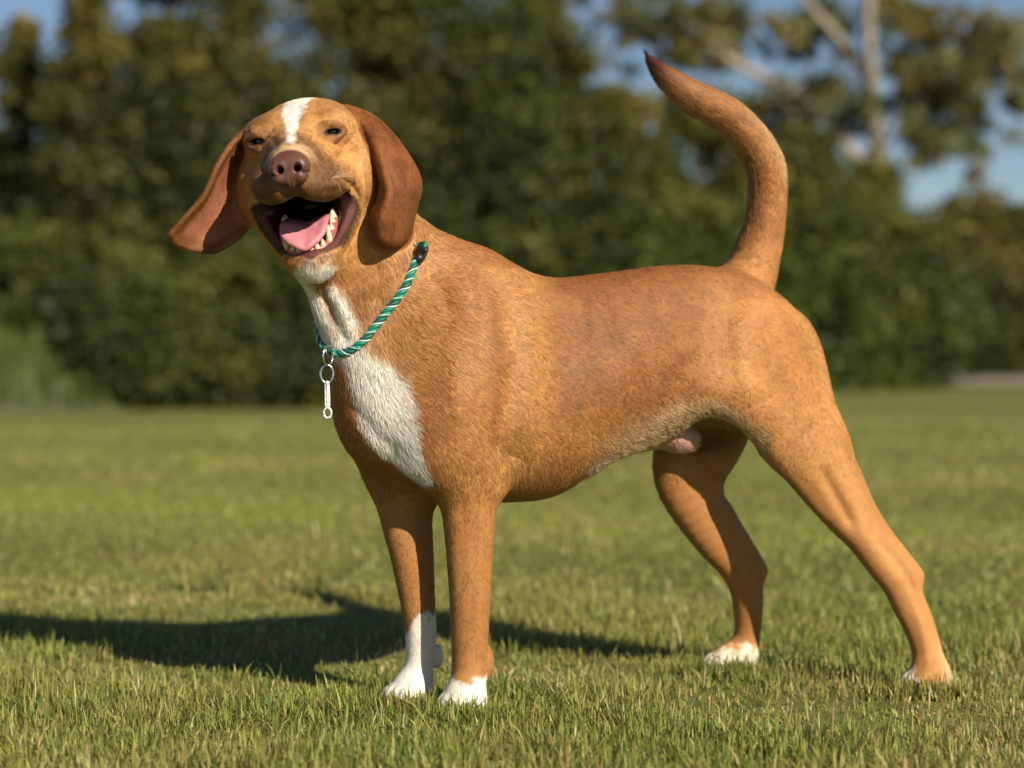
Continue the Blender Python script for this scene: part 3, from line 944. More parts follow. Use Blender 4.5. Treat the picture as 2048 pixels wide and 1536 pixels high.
LINES = {
 'blaze': (np.concatenate([[S(589, 210) + np.array([.004, .03, .006])], SL((588, 222), (584, 250), (581, 275), (580, 292))]), [29, 24, 13, 8, 9]),
 'throat1': (SL((606, 565), (622, 610), (645, 665), (668, 695)), [28, 30, 28, 24]),
 'throat2': (SL((662, 580), (684, 620), (694, 662), (690, 690)), [12, 20, 22, 20]),
 'chest': (SL((715, 722), (748, 765), (772, 825), (795, 890), (838, 948)), [32, 50, 58, 44, 16]),
 'chest2': (SL((722, 770), (752, 850), (800, 915), (848, 962)), [22, 28, 24, 12]),
}
def blob(V, key, soft=5, seed=0, wob=.4):
    line, r = LINES[key]
    d, t = dist_poly(V, line)
    rr = np.interp(t * (len(r) - 1), range(len(r)), r) * (2.9 / FPX)
    nz = (noise3(V, 130, seed) - .5) * .7 + (noise3(V, 420, seed + 1) - .5) * .6
    return sstep(soft * .0007, -soft * .0007, d - rr * (1 + wob * nz * .5) - nz * .004)

COAT_AND_SHADE_TONES = [(SL((972, 560), (988, 640), (996, 730), (990, 820), (986, 880)), .014, RED, .55), (SL((1050, 600), (1072, 670), (1075, 740), (1050, 830), (1030, 900)), .020, GOLD, .55),  # RED paints shade into the shoulder crease, GOLD paints light on its ridge
         (SL((1452, 625), (1446, 690), (1452, 750)), .011, RED, .35), (SL((1380, 812), (1330, 832), (1290, 862)), .014, CREAM, .8), (SL((1395, 812), (1440, 818), (1490, 850)), .012, CREAM, .6),  # RED thigh line is painted shade; CREAM is pale fold fur
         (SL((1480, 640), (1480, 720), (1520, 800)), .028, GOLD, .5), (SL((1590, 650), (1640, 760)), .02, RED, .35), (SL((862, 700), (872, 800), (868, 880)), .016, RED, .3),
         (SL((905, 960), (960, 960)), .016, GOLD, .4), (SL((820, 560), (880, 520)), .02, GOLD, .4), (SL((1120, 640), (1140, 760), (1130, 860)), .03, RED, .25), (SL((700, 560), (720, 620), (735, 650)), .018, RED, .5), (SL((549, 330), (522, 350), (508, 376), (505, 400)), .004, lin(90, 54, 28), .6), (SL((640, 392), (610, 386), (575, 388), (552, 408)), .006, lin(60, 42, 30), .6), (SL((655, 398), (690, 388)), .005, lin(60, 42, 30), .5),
         (SL((1632, 935), (1670, 990), (1705, 1040)), .011, RED, .5), (SL((1675, 860), (1715, 940), (1748, 1020), (1790, 1080)), .014, RED, .5), (SL((1700, 1020), (1750, 1090), (1805, 1160)), .010, GOLD, .5),  # thigh shading put into colour: red groove and rear margin, golden lit streak
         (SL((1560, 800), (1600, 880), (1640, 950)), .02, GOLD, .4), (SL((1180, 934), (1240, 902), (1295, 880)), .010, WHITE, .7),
         (SL((655, 233), (672, 241), (690, 240)), .0045, lin(84, 50, 26), .65), (SL((545, 243), (528, 252), (515, 262)), .0045, lin(84, 50, 26), .55), (SL((642, 268), (630, 282), (618, 294)), .005, lin(110, 68, 36), .6),  # crease shade painted at the brows, eye corners and mouth folds
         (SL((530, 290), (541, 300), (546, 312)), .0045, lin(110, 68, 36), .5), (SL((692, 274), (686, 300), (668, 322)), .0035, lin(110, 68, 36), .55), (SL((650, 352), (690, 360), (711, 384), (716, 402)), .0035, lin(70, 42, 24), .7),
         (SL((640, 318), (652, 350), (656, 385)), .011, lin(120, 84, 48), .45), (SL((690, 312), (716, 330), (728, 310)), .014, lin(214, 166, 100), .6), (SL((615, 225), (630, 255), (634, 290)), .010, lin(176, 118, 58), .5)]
TONES_FRINGE = SL((1180, 940), (1240, 905), (1295, 884))
cav = np.array([H(0, .085, -.122), H(0, .02, -.117), H(0, -.035, -.108), H(0, -.062, -.100)])
lip_lo = np.array([H(-.064, -.012, -.085), H(-.057, -.006, -.110), H(-.040, .010, -.134), H(-.022, .034, -.152), H(JS, .049, -.161), H(.030, .034, -.152), H(.042, .010, -.134), H(.056, -.006, -.110), H(.057, -.012, -.085)])
nose_c = H(0, .122, -.040)
tail_line = catmull([P(a, b, y) for a, b, r, y in TL], 3)
ear_n_pts = ear_near.reshape(-1, 3)[::5]; ear_f_pts = ear_far.reshape(-1, 3)[::5]
from mathutils.kdtree import KDTree
def kd(pts):
    k = KDTree(len(pts))
    for i, p in enumerate(pts): k.insert(p, i)
    k.balance()
    return k
kd_n, kd_f = kd(ear_n_pts), kd(ear_f_pts)
def kdist(V, k, lo, hi):
    d = np.full(len(V), 9.0)
    m = np.where((V > lo - .03).all(1) & (V < hi + .03).all(1))[0]
    d[m] = [k.find(V[i])[2] for i in m]
    return d

def coat(V, N):
    """colour of the coat with its painted shade and light, and fur length, at points V with normals N"""
    n = len(V)
    big = noise3(V, 14, 3); mid_ = noise3(V, 45, 5); sm = noise3(V, 160, 9)
    loc = (V - HO) @ HAX.T                                    # head coordinates
    head = sstep(.02, -.02, V[:, 0] + .19) * sstep(.60, .66, V[:, 2]) * (loc[:, 1] > -.17)
    c = np.tile(TAN, (n, 1))
    def mixin(col, a):
        nonlocal c
        a = np.clip(a, 0, 1)[:, None]
        c = c * (1 - a) + col * a
    mixin(GOLD, sstep(.35, .75, big * .6 + mid_ * .4) * .65)
    s = V @ BX - sofs
    flank = sstep(.02, .10, V[:, 0]) * sstep(.34, .26, V[:, 0]) * sstep(.36, .46, V[:, 2])
    mixin(SADDLE, flank * (.45 + .5 * mid_))
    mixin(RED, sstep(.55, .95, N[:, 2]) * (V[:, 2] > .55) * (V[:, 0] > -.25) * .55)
    mixin(GOLD, sstep(-.06, -.02, V[:, 0]) * sstep(.07, .02, V[:, 0]) * (V[:, 2] > .42) * (V[:, 2] < .64) * .45)
    mixin(RED, sstep(.62, .8, mid_) * .15)
    legs = sstep(.36, .28, V[:, 2])
    mixin(lin(162, 112, 64), legs * .7)
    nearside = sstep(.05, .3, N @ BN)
    for (ln_, w_, c_, a_) in COAT_AND_SHADE_TONES:
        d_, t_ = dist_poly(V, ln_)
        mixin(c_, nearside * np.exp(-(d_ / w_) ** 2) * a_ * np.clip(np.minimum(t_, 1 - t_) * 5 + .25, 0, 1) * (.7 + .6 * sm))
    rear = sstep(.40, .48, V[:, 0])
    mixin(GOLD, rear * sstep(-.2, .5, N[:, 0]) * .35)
    # belly and inside of the flank fold
    belly = sstep(.10, .16, V[:, 0]) * sstep(.42, .36, V[:, 0]) * sstep(-.25, -.75, N[:, 2]) * sstep(.30, .33, V[:, 2])
    mixin(CREAM, belly)
    sh, _ = dist_poly(V, np.array([P(1240, 895, .16), P(1365, 878, .19)]))
    mixin(PINK, sstep(.034, .026, np.linalg.norm(V - P(1362, 878, .185), axis=1)))
    # head
    mixin(lin(198, 147, 89), head * .75)
    mixin(RED, head * sstep(.0, .035, loc[:, 2]) * (np.abs(loc[:, 0]) > .03) * .22)
    dn = np.linalg.norm((V - H(0, .105, -.06)) * 1.0, axis=1)
    mixin(MUZ, head * sstep(.094, .050, dn + (sm - .5) * .02) * .85)
    mixin(lin(124, 84, 46), head * sstep(.05, .075, loc[:, 1]) * sstep(-.06, -.09, loc[:, 2]) * .4)
    for sx in (1, -1):
        q = loc - [EX * sx, .012, -.001]
        de = np.sqrt((q[:, 0] / 1.9) ** 2 + q[:, 1] ** 2 * .5 + q[:, 2] ** 2)
        mixin(lin(96, 56, 30), sstep(.021, .010, de + (sm - .5) * .006) * .65)
        mixin(lin(30, 18, 15), sstep(.0090, .0068, np.sqrt((q[:, 0] / 1.9) ** 2 + q[:, 1] ** 2 * .3 + (q[:, 2] * 1.45) ** 2)))
        qb = loc - [.043 * sx, -.008, .022]
        mixin(lin(110, 66, 34), sstep(.016, .006, np.linalg.norm(qb * [.8, .6, 1.3], axis=1)) * .55)
    ring = np.abs(np.linalg.norm((loc - [0, .118, -.042]) * [1, .6, 1.1], axis=1) - .034)
    mixin(CREAM, head * sstep(.008, .002, ring) * sstep(-.045, -.02, loc[:, 2]) * .65)
    mixin(WHITE, blob(V, 'blaze', seed=11) * (loc[:, 1] < .10))
    # ears
    dne = kdist(V, kd_n, ear_n_pts.min(0), ear_n_pts.max(0)); dfe = kdist(V, kd_f, ear_f_pts.min(0), ear_f_pts.max(0))
    en, ef = sstep(.0115, .008, dne), sstep(.0115, .008, dfe)
    mixin(EARC, en * .85); mixin(EARC, ef * .9)
    mixin(lin(136, 80, 40), en * sstep(.4, .7, big) * .7)
    mixin(lin(84, 46, 20), en * sstep(.5, .8, mid_) * .5)
    inner = ef * sstep(-.1, .35, -N[:, 1]) * sstep(-.34, -.36, V[:, 0] + .25 * (V[:, 2] - .68))
    rim, _ = dist_poly(V, ear_far[0][::4])
    rim2, _ = dist_poly(V, ear_far[:, -1][::4])
    mixin(EARIN, inner * (.55 + .4 * mid_) * sstep(.008, .024, np.minimum(rim, rim2) + (mid_ - .5) * .01))
    # white markings
    chin = np.linalg.norm((loc - [JS, .038, -.181]) * [.8, .8, 1.15], axis=1)
    mixin(WHITE, sstep(.029, .018, chin + (sm - .5) * .012) * (loc[:, 2] < -.150))
    for i, k in enumerate(('throat1', 'throat2', 'chest', 'chest2')):
        mixin(WHITE, blob(V, k, soft=13, seed=20 + i * 3, wob=.9) * (1 - head * (loc[:, 2] > -.17)))
    wob = (sm - .5) * .026 + (mid_ - .5) * .036
    fx = V[:, 0] < .1
    farf = fx & (V[:, 1] > .028 + (V[:, 0] + .1) * .3)
    nearf = fx & ~farf
    mixin(WHITE, np.where(farf, sstep(.118, .104, V[:, 2] + wob - (V[:, 0] + .16) * .7), 0))
    mixin(WHITE, np.where(nearf, sstep(.060, .050, V[:, 2] + wob * .6), 0))
    nh = (V[:, 0] > .45) & (V[:, 1] < .28)
    mixin(WHITE, np.where(nh, sstep(.055, .040, V[:, 2] + wob + sstep(-.5, -.1, (V[:, 0] - .632)) * .03 - sstep(.620, .608, V[:, 0]) * .018), 0) * .95)
    mixin(CREAM, np.where(nh, sstep(.10, .03, V[:, 2]) * sstep(.2, .8, N[:, 0]), 0) * .7)
    fh = (V[:, 0] > .25) & (V[:, 1] > .28)
    mixin(CREAM, np.where(fh, sstep(.048, .036, V[:, 2] + wob), 0) * .9)
    mixin(WHITE, np.where(fh, sstep(.036, .028, V[:, 2] + wob), 0) * .8)
    # tail
    dt, tt = dist_poly(V, tail_line)
    tailm = sstep(.052, .040, dt) * sstep(.645, .70, V[:, 2]) * (V[:, 0] > .15)
    mixin(lin(160, 108, 60), tailm * .6)
    mixin(DARK, tailm * sstep(.80, .95, tt + (mid_ - .5) * .08) * .92)
    mixin(CREAM, tailm * sstep(.35, .95, N[:, 0]) * sstep(.25, .4, tt) * sstep(.75, .6, tt) * .7)  # sunlit right rim painted into the tail colour
    # mouth and lips
    dc, _ = dist_poly(V, cav)
    inside = (np.abs(loc[:, 0]) < .075) & (loc[:, 2] < -.072) & (loc[:, 2] > -.175)
    dl, _ = dist_poly(V, lip_lo)
    mixin(lin(88, 50, 46), inside * sstep(.0135, .0105, dl + (sm - .5) * .0012))
    mixin(lin(26, 18, 16), inside * sstep(.0092, .0118, dl) * sstep(.0155, .0135, dl) * .85 * (loc[:, 2] > -.155))
    ncv = ((cav[1] - V) * N).sum(1) / np.maximum(np.linalg.norm(cav[1] - V, axis=1), 1e-6)
    wet = inside * sstep(.05, .35, ncv) * sstep(.075, .066, dc) * (loc[:, 1] < .095)
    mixin(MOUTH, wet)
    deep = wet * sstep(.0, -.03, loc[:, 1])
    mixin(lin(30, 12, 12), deep * .8)
    uplip = wet * sstep(-.105, -.09, loc[:, 2])
    mixin(lin(34, 22, 20), uplip * .8)
    c = c * (1 + ((sm - .5) * .16 + (noise3(V, 420, 31) - .5) * .14) * (1 - wet))[:, None]
    # fur length (m)
    L = np.full(n, .0085)
    L = L + .004 * sstep(-.02, -.10, V[:, 0]) * sstep(.44, .5, V[:, 2]) - head * .0065
    L = np.where((en > .3) | (ef > .3), .0048, L)
    L = L - legs * .0035
    L = L - .0028 * sstep(.12, .40, V[:, 0]) + belly * .008
    L = L * (1 - tailm) + (.008 + .007 * sstep(.2, -.6, N[:, 0])) * tailm
    fr_, _ = dist_poly(V, TONES_FRINGE)
    L = L + .014 * sstep(.016, .006, fr_)
    chest_w = blob(V, 'chest', soft=20, seed=26)
    L = L + chest_w * .006
    chin_m = sstep(.04, .025, chin) * (loc[:, 2] < -.16)
    L = L + chin_m * .005
    bare = np.maximum(wet, inside * sstep(.0125, .0105, dl))
    bare = np.maximum(bare, sstep(.033, .029, np.linalg.norm(V - nose_c, axis=1)))
    for e in EYES:
        bare = np.maximum(bare, sstep(.0165, .0135, np.linalg.norm((V - e - fv * .010), axis=1)))
    L = L * (1 - bare)
    return np.clip(c, .004, 1), L, wet

dog = empty('dog', P(1250, 1400, .1) * [1, 1, 0])
tag(dog, 'tan hound with white blaze and chest, mouth open and tail raised, standing on the grass', 'dog')

m_coat, n, l, b = new_mat('dog skin and undercoat')
at = n.new('ShaderNodeAttribute'); at.attribute_name = 'col'
aw = n.new('ShaderNodeAttribute'); aw.attribute_name = 'wet'
nz = n.new('ShaderNodeTexNoise'); nz.inputs['Scale'].default_value = 600; nz.inputs['Detail'].default_value = 3
tc = n.new('ShaderNodeTexCoord'); l.new(tc.outputs['Object'], nz.inputs['Vector'])
mx = n.new('ShaderNodeMix'); mx.data_type = 'RGBA'; mx.blend_type = 'OVERLAY'; mx.inputs[0].default_value = .25
l.new(at.outputs['Color'], mx.inputs[6]); l.new(nz.outputs['Fac'], mx.inputs[7])
l.new(mx.outputs[2], b.inputs['Base Color'])
mr = n.new('ShaderNodeMapRange'); mr.inputs[3].default_value = .72; mr.inputs[4].default_value = .22
l.new(aw.outputs['Fac'], mr.inputs[0]); l.new(mr.outputs[0], b.inputs['Roughness'])
bp = n.new('ShaderNodeBump'); bp.inputs['Strength'].default_value = .25; bp.inputs['Distance'].default_value = .0015
l.new(nz.outputs['Fac'], bp.inputs['Height']); l.new(bp.outputs[0], b.inputs['Normal'])
set_in(b, spec=.3)
body = make_mesh('body', DV, DF, m_coat, dog)
cc, LL, WW = coat(DV, DN)
set_col(body.data, cc)
wa = body.data.attributes.new('wet', 'FLOAT', 'POINT'); wa.data.foreach_set('value', WW.astype(np.float32))

# ---- the short coat: hairs laid along the body
def hair_flow(V):
    n = len(V)
    d = np.tile(nrm([.80, .34, -.50]), (n, 1))
    loc = (V - HO) @ HAX.T
    head = (sstep(.02, -.02, V[:, 0] + .20) * sstep(.58, .64, V[:, 2]))[:, None]
    legs = sstep(.40, .30, V[:, 2])[:, None]
    d = d * (1 - legs) + np.array([.10, .05, -1]) * legs
    hip = (sstep(.36, .46, V[:, 0]) * (V[:, 2] < .62))[:, None]
    d = d * (1 - hip * .7) + np.array([.25, .15, -.9]) * hip * .7
    chest = (sstep(-.13, -.20, V[:, 0]) * sstep(.66, .60, V[:, 2]))[:, None]
    d = d * (1 - chest) + np.array([.25, .05, -.95]) * chest
    away = V - nose_c
    away /= np.maximum(np.linalg.norm(away, axis=1), 1e-6)[:, None]
    d = d * (1 - head) + away * head
    dt, tt = dist_poly(V, tail_line)
    seg = np.clip((tt * (len(tail_line) - 1)).astype(int), 0, len(tail_line) - 2)
    td = tail_line[seg + 1] - tail_line[seg]
    td /= np.linalg.norm(td, axis=1)[:, None]
    m = (sstep(.055, .040, dt) * sstep(.64, .70, V[:, 2]) * (V[:, 0] > .15))[:, None]
    d = d * (1 - m) + td * m
    for s in np.where((loc[:, 0] > .085) & (V[:, 2] > .62) & (V[:, 0] < -.12)): d[s] = [.25, .0, -1]
    for s in np.where((loc[:, 0] < -.085) & (V[:, 2] > .62) & (V[:, 0] < -.3)): d[s] = [-.75, .0, -.7]
    return d

NH = 800000
tri = np.concatenate([DF[:, [0, 1, 2]], DF[:, [0, 2, 3]]])
a, bb, ccn = DV[tri[:, 0]], DV[tri[:, 1]], DV[tri[:, 2]]
area = np.linalg.norm(np.cross(bb - a, ccn - a), axis=1) * .5
cen = (a + bb + ccn) / 3
tn = DN[tri].mean(1)
view = nrm([0, -D0, CAMH]) if False else (np.array([0, -D0, CAMH]) - cen)
wgt = area * (1 + 1.5 * ((cen[:, 0] < -.16) & (cen[:, 2] > .6)))
pick = rng.choice(len(tri), NH, p=wgt / wgt.sum())
u, v = rng.random(NH), rng.random(NH)
f = u + v > 1; u[f], v[f] = 1 - u[f], 1 - v[f]
root = a[pick] + (bb - a)[pick] * u[:, None] + (ccn - a)[pick] * v[:, None]
nr = DN[tri[pick]]
nr = nr[:, 0] * (1 - u - v)[:, None] + nr[:, 1] * u[:, None] + nr[:, 2] * v[:, None]
nr /= np.linalg.norm(nr, axis=1)[:, None]
hc, hl, hw = coat(root, nr)
ok = (hl > .0015) & (root[:, 2] > .004)
root, nr, hc, hl = root[ok], nr[ok], hc[ok], hl[ok]
n_h = len(root)
fl = hair_flow(root)
# clumps: neighbouring hairs lean the same way
jit = np.stack([noise3(root, 110, 40 + i) - .5 for i in range(3)], 1) * .42 + np.stack([noise3(root, 330, 50 + i) - .5 for i in range(3)], 1) * .42
fl = fl + jit + rng.normal(0, .10, (n_h, 3))
fl_raw = fl
t = fl - (fl * nr).sum(1)[:, None] * nr
t /= np.maximum(np.linalg.norm(t, axis=1), 1e-6)[:, None]
ln = hl * rng.uniform(.65, 1.2, n_h)
wl_ = (root - HO) @ HAX.T
wk = np.where((np.linalg.norm(wl_ - [.034, .078, -.066], axis=1) < .020))[0]
wk = wk[rng.random(len(wk)) < 12 / max(len(wk), 1)]
ln[wk] = rng.uniform(.010, .026, len(wk))
hc[wk] = lin(214, 196, 168)
lift = .26 + .25 * (noise3(root, 200, 61) - .5) + rng.normal(0, .06, n_h)
K = 4
t[wk] += rng.normal(0, .55, (len(wk), 3)); t[wk] /= np.linalg.norm(t[wk], axis=1)[:, None]
lift[wk] = rng.uniform(.5, 1.1, len(wk))
pts = np.zeros((n_h, K, 3), np.float32)
for i in range(K):
    q = i / (K - 1)
    pts[:, i] = root - nr * .0004 + t * (ln * q)[:, None] + nr * (ln * lift * (q - .45 * q * q))[:, None]
cur = bpy.data.hair_curves.new('fur')
cur.add_curves([K] * n_h)
cur.position_data.foreach_set('vector', pts.ravel())
ra = cur.attributes.get('radius') or cur.attributes.new('radius', 'FLOAT', 'POINT')
rad = (np.array([.00022, .00019, .00013, .00003])[None] * rng.uniform(.8, 1.25, n_h)[:, None] * np.clip(hl / .009, .6, 1.2)[:, None]).astype(np.float32)
ra.data.foreach_set('value', rad.ravel())
hc0 = hc.copy()
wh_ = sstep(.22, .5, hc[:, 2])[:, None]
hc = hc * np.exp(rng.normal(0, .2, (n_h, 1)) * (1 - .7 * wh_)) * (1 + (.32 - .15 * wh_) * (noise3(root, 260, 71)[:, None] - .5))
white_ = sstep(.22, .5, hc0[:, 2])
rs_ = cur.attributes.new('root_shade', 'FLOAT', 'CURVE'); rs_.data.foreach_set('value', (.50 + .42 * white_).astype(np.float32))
ca = cur.attributes.new('col', 'FLOAT_COLOR', 'CURVE')
c4 = np.ones((n_h, 4), np.float32); c4[:, :3] = np.clip(hc, 0, .86)
ca.data.foreach_set('color', c4.ravel())
sn = cur.attributes.new('skin_normal', 'FLOAT_VECTOR', 'CURVE'); sn.data.foreach_set('vector', nr.astype(np.float32).ravel())
m_fur, n, l, b = new_mat('short fur')
at = n.new('ShaderNodeAttribute'); at.attribute_name = 'col'
hi_ = n.new('ShaderNodeHairInfo')
ar = n.new('ShaderNodeAttribute'); ar.attribute_name = 'root_shade'
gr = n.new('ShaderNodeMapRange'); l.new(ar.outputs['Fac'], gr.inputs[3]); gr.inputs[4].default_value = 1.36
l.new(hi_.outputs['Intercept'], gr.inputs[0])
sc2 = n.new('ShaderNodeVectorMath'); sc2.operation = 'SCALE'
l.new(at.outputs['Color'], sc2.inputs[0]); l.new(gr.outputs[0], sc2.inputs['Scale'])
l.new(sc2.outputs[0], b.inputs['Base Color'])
an = n.new('ShaderNodeAttribute'); an.attribute_name = 'skin_normal'
ge = n.new('ShaderNodeNewGeometry')
mv = n.new('ShaderNodeMix'); mv.data_type = 'VECTOR'; mv.inputs[0].default_value = .66
l.new(ge.outputs['Normal'], mv.inputs[4]); l.new(an.outputs['Vector'], mv.inputs[5])
vn_ = n.new('ShaderNodeVectorMath'); vn_.operation = 'NORMALIZE'
l.new(mv.outputs[1], vn_.inputs[0]); l.new(vn_.outputs[0], b.inputs['Normal'])
set_in(b, rough=.48, spec=.32)
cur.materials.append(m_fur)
fur = bpy.data.objects.new('fur', cur)
COL.objects.link(fur)
fur.parent = dog; fur.matrix_parent_inverse = dog.matrix_world.inverted()
fur['kind'] = 'stuff'

# ---- nose leather
nf = Field()
def nell(c, R, k, op='u', mirror=False):
    for s in ((1, -1) if mirror else (1,)):
        nf.ellipsoid(H(c[0] * s, c[1], c[2]), R, axes=HAX, k=k, op=op)
nell((0, .116, -.037), (.0255, .0175, .0200), .006)
nell((.0135, .121, -.040), (.0140, .0145, .0150), .006, mirror=True)
nell((.0125, .124, -.053), (.0105, .0105, .0080), .006, mirror=True)
nell((0, .122, -.052), (.0080, .0120, .0150), .006)
nell((.0122, .138, -.0405), (.0060, .0095, .0070), .003, 's', True)
for s in (1, -1): nf.chain([H(.0118 * s, .15, -.041), H(.0100 * s, .098, -.043)], .0044, k=.002, op='s')
for s in (1, -1):
    nf.chain([H(.0125 * s, .138, -.0440), H(.0190 * s, .133, -.0480), H(.0265 * s, .120, -.0480)], [.0026, .0018, .0013], k=.002, op='s')
nf.chain([H(0, .1375, -.040), H(0, .1365, -.050), H(0, .1330, -.060), H(0, .126, -.070)], [.0007, .0012, .0015, .0018], k=.003, op='s')
Vn, Fn = field_mesh(nf, nose_c - .045, nose_c + .045, .0008)
Vn = relax(Vn, Fn, 2, .4)
nose = make_mesh('nose', Vn, Fn, mat_noise('nose leather', lin(80, 52, 42), lin(106, 72, 58), 90, .38, .5, .35, 900), dog)

# ---- eyes
m_eye, n, l, b = new_mat('dark eye')
set_in(b, base=(.012, .006, .004), rough=.11, spec=.8)
def sphere(c, r, nu=24, nv=14, axes=np.eye(3), sc=(1, 1, 1)):
    V, F = [], []
    for i in range(nv + 1):
        th = math.pi * i / nv
        for j in range(nu):
            ph = 2 * math.pi * j / nu
            q = np.array([math.sin(th) * math.cos(ph), math.sin(th) * math.sin(ph), math.cos(th)]) * r * np.array(sc)
            V.append(np.asarray(c) + q @ np.asarray(axes))
    for i in range(nv):
        for j in range(nu):
            F.append((i * nu + j, (i + 1) * nu + j, (i + 1) * nu + (j + 1) % nu, i * nu + (j + 1) % nu))
    return V, F
for e in EYES:
    make_mesh('eye', *sphere(e + fv * .0005, .0135), m_eye, dog)

# ---- tongue, gum, teeth
tf = Field()
rows = []
for f_, w_, ue, uc in ((-.055, .026, -.118, -.124), (-.015, .028, -.114, -.122), (.020, .029, -.116, -.124), (.038, .029, -.122, -.133), (.050, .027, -.130, -.143), (.0560, .019, -.140, -.150)):
    sh = -.003
    rows.append([H(-w_ + sh, f_ - .004, ue), H(-w_ * .5 + sh, f_, uc + .004), H(sh, f_ + .001, uc), H(w_ * .5 + sh, f_, uc + .004), H(w_ + sh, f_ - .004, ue)])
tf.sheet(rows, .0045, k=.004)
Vt, Ft = field_mesh(tf, tf.prims[0][0] - .01, tf.prims[0][1] + .01, .0012)
Vt = relax(Vt, Ft, 2, .4)
m_tongue = mat_noise('tongue', lin(196, 118, 128), lin(212, 138, 146), 120, .27, .5, .8, 500, sss=.08)
m_tongue.node_tree.nodes['Principled BSDF'].inputs['Subsurface Radius'].default_value = (.004, .0015, .001)
make_mesh('tongue', Vt, Ft, m_tongue, dog)
m_tooth = mat_noise('tooth enamel', lin(206, 190, 156), lin(222, 210, 182), 200, .25, .5)
m_gum = mat_noise('gum', lin(150, 78, 80), lin(186, 104, 104), 220, .25, .5, .4, 500)
arc = [(-.036, -.03, -.114), (-.035, .0, -.124), (-.032, .022, -.139), (-.025, .036, -.150), (-.013, .044, -.1555), (0, .046, -.1565), (.013, .044, -.1555), (.025, .036, -.150), (.032, .022, -.139), (.035, .0, -.124), (.036, -.03, -.114)]
gv, gf = tube(catmull([H(*q) for q in arc], 6), .0062, 10)
make_mesh('gum', gv, gf, m_gum, dog)
def tooth(base, tip, r, flat=1.0):
    base, tip = H(*base), H(*tip)
    ts = np.linspace(0, 1, 6)
    bend = fv * .0012
    path = [base + (tip - base) * t_ + bend * math.sin(t_ * math.pi) for t_ in ts]
    v_, f_ = tube(path, [r * .9, r, r * .92, r * .75, r * .5, r * .16], 8)
    return make_mesh('tooth', v_, f_, m_tooth, dog)
for s in (1, -1):
    tooth((.0285 * s, .0345, -.149), (.0305 * s, .0385, -.1235), .0048)
    for r_, f_, u_ in ((.0205, .0420, -.1525), (.0125, .0460, -.1545), (.0042, .0475, -.1550)):
        tooth((r_ * s, f_, u_), (r_ * s * 1.02, f_ + .002, u_ + .0115), .0040)
    for r_, f_, u_, h_ in ((.0325, .016, -.137, .014), (.0335, .004, -.128, .015), (.0340, -.008, -.121, .016), (.0340, -.023, -.116, .012)):
        tooth((r_ * s, f_, u_), (r_ * s * .98, f_, u_ + h_), .0056)

# claws
m_claw = mat_noise('claw horn', lin(70, 56, 48), lin(120, 100, 84), 300, .35, .5)
for (pc, fw, w_, L_) in PAWS:
    f_ = nrm([*fw, 0]); s_ = np.array([-f_[1], f_[0], 0]); pc = np.asarray(pc, float)
    for o in (-.36, -.13, .13, .36):
        b0 = pc + f_ * (L_ * (.52 if abs(o) < .2 else .40) + .015) + s_ * w_ * o + [0, 0, .019]
        make_mesh('claw', *tube([b0, b0 + f_ * .007 + [0, 0, -.002], b0 + f_ * .012 + [0, 0, -.008]], [.0030, .0026, .0008], 7), m_claw, dog)

# ================================================================ THE COLLAR
p1, p2, p3 = S(832, 508), S(750, 648), S(664, 700)
pn = nrm(np.cross(p2 - p1, p3 - p1))
axis_c = P(770, 580, -.005)
cc_ = axis_c - ((axis_c - p1) @ pn) * pn
e1 = nrm(p1 - cc_); e2 = np.cross(pn, e1)
NA = 160
rad_ = []
for i in range(NA):
    a = 2 * math.pi * i / NA
    dv = e1 * math.cos(a) + e2 * math.sin(a)
    h = bvh.ray_cast(Vector(cc_), Vector(dv))
    rad_.append((np.array(h[0]) - cc_) @ dv if h[0] is not None else np.nan)
rad_ = np.array(rad_)
good = ~np.isnan(rad_)
rad_ = np.interp(np.arange(NA), np.arange(NA)[good], rad_[good])
for _ in range(6):
    rad_ = np.minimum(rad_, (np.roll(rad_, 3) + np.roll(rad_, -3)) / 2 + .004)
    rad_ = .5 * rad_ + .25 * (np.roll(rad_, 1) + np.roll(rad_, -1))
ang = 2 * math.pi * np.arange(NA) / NA
a3 = math.atan2((p3 - cc_) @ e2, (p3 - cc_) @ e1)
sgn = 1 if a3 > 0 else -1                       # the stretch in view runs from angle 0 to a3
aa = (ang * sgn) % (2 * math.pi)
hidden = sstep(2 * math.pi - .10, 2 * math.pi - .25, aa) * sstep(3.9, 4.6, aa)
rr_ = rad_ + .0038 - hidden * .020
loop = cc_ + (np.cos(ang) * rr_)[:, None] * e1 + (np.sin(ang) * rr_)[:, None] * e2
NP = 720
ii = np.arange(NP) * NA / NP
path = np.stack([np.interp(ii, np.arange(NA + 1), np.r_[loop[:, c], loop[:1, c]]) for c in range(3)], 1)
tng = np.roll(path, -1, 0) - np.roll(path, 1, 0); tng /= np.linalg.norm(tng, axis=1)[:, None]
rad_dir = path - cc_; rad_dir -= (rad_dir * tng).sum(1)[:, None] * tng; rad_dir /= np.linalg.norm(rad_dir, axis=1)[:, None]
bi = np.cross(tng, rad_dir)
arc_l = np.r_[0, np.cumsum(np.linalg.norm(np.diff(path, axis=0), axis=1))]
tot = arc_l[-1] + np.linalg.norm(path[0] - path[-1])
def helix(turn_len, off, phase, flat=1.0):
    turns = round(tot / turn_len)
    th = 2 * math.pi * turns * arc_l / tot + phase
    return path + off * (np.cos(th)[:, None] * rad_dir * flat + np.sin(th)[:, None] * bi)
collar = empty('dog_collar', cc_)
tag(collar, 'green and white braided cord collar with steel rings around the tan neck', 'dog collar')
m_green = mat_noise('green cord', lin(6, 116, 98), lin(12, 140, 120), 300, .38, .5, .4, 1500)
m_dgreen = mat_noise('dark green cord', lin(4, 70, 66), lin(8, 92, 84), 300, .42, .5, .4, 1500)
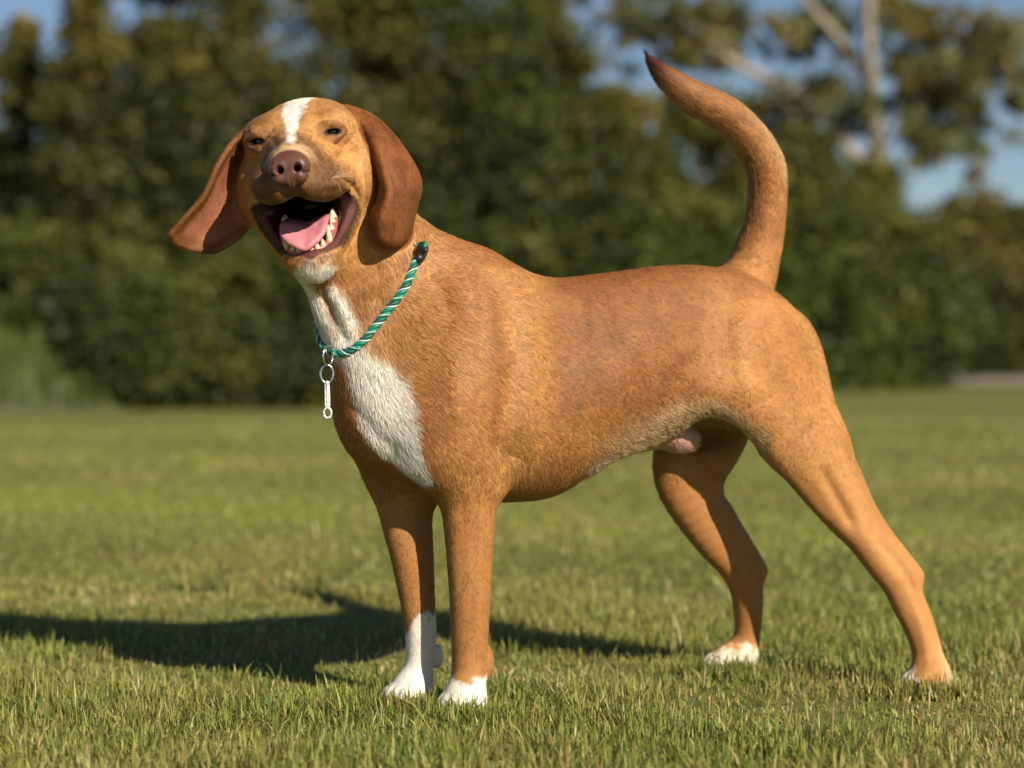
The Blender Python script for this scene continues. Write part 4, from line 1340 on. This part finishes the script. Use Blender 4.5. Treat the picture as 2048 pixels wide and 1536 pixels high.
m_white = mat_noise('white cord', lin(196, 214, 210), lin(226, 232, 228), 300, .4, .5, .3, 1500)
for k_, (mat_, ph) in enumerate(((m_green, 0), (m_dgreen, 2.09), (m_green, 4.19))):
    make_mesh('cord', *tube(helix(.030, .0029, ph), .0033, 7, True), mat_, collar)
for ph in (1.05, 4.19):
    make_mesh('thread', *tube(helix(.030, .0053, ph), .00095, 6, True), m_white, collar)
m_black = mat_noise('black plastic', (.010, .010, .011), (.02, .02, .022), 200, .35, .5, .3, 800)
m_steel = mat_noise('polished steel', (.62, .62, .63), (.74, .74, .75), 60, .20, .5, .15, 300, metal=1.0)
m_silver = mat_noise('cast pewter', (.60, .60, .58), (.80, .80, .78), 700, .34, .5, .8, 900, metal=.75)
# cord stopper at the upper end of the stretch in view
i0 = int(NP * (0.0)) % NP
sc_ = path[i0] + rad_dir[i0] * .004
fs = Field()
AXS = np.array([tng[i0], rad_dir[i0], bi[i0]])
fs.ellipsoid(sc_, (.0090, .0085, .0100), axes=AXS, k=.004)
fs.chain([sc_ - tng[i0] * .009, sc_ + tng[i0] * .009], [.0082, .0076], k=.004)
fs.chain([sc_ + rad_dir[i0] * .002 + bi[i0] * .004, sc_ + rad_dir[i0] * .0115 + bi[i0] * .006], [.0055, .0045], k=.003)
fs.chain([sc_ + rad_dir[i0] * .0115 - bi[i0] * .012, sc_ + rad_dir[i0] * .0115 + bi[i0] * .0], [.0022, .0022], k=.002, op='s')
Vs_, Fs_ = field_mesh(fs, sc_ - .03, sc_ + .03, .0010)
make_mesh('cord_stopper', Vs_, Fs_, m_black, collar)
tuft = [path[i0] + rad_dir[i0] * .010 + bi[i0] * .003 + tng[i0] * q * sgn * -1 for q in (.004, .010, .016)]
make_mesh('cord_end', *tube(tuft, [.0032, .0030, .0024], 8), m_green, collar)
# rings and pendant
def ring(c, rx, rz, wire, yaw_, tilt=0.0, n=40):
    cy, sy = math.cos(yaw_), math.sin(yaw_)
    pts = []
    for i in range(n):
        a = 2 * math.pi * i / n
        x, z = rx * math.cos(a), rz * math.sin(a)
        x, z = x * math.cos(tilt) - z * math.sin(tilt), x * math.sin(tilt) + z * math.cos(tilt)
        pts.append(np.asarray(c) + [x * cy, x * sy, z])
    return tube(pts, wire, 10, True)
yr = p3[1] - .020
make_mesh('ring', *ring(P(656, 712, yr), .0115, .0135, .0016, 1.05), m_steel, collar)
make_mesh('ring', *ring(P(654, 748, yr - .002), .0088, .0125, .0017, .12), m_steel, collar)
pend = []
fp = Field()
top_, bot_ = P(654, 766, yr - .003), P(655, 812, yr - .003)
for s_ in (-1, 1):
    fp.chain([top_ + [s_ * .0026, 0, 0], bot_ + [s_ * .0030, 0, 0]], .0013, k=.0012)
for q in np.linspace(.04, .96, 11):
    fp.ellipsoid(top_ + (bot_ - top_) * q + [0, -.0002, 0], (.0022, .0016, .0019), k=.0006)
eye_c = P(655, 826, yr - .003)
for i in range(14):
    a0, a1 = 2 * math.pi * i / 14, 2 * math.pi * (i + 1) / 14
    fp.chain([eye_c + [.0052 * math.cos(a0), 0, .0072 * math.sin(a0)], eye_c + [.0052 * math.cos(a1), 0, .0072 * math.sin(a1)]], .0019, k=.0006)
fp.ellipsoid(top_ + [0, 0, .001], (.0035, .0022, .0025), k=.001)
Vp_, Fp_ = field_mesh(fp, np.minimum(top_, eye_c) - [.015, .01, .02], np.maximum(top_, eye_c) + [.015, .01, .02], .0006)
make_mesh('pendant', Vp_, Fp_, m_silver, collar)
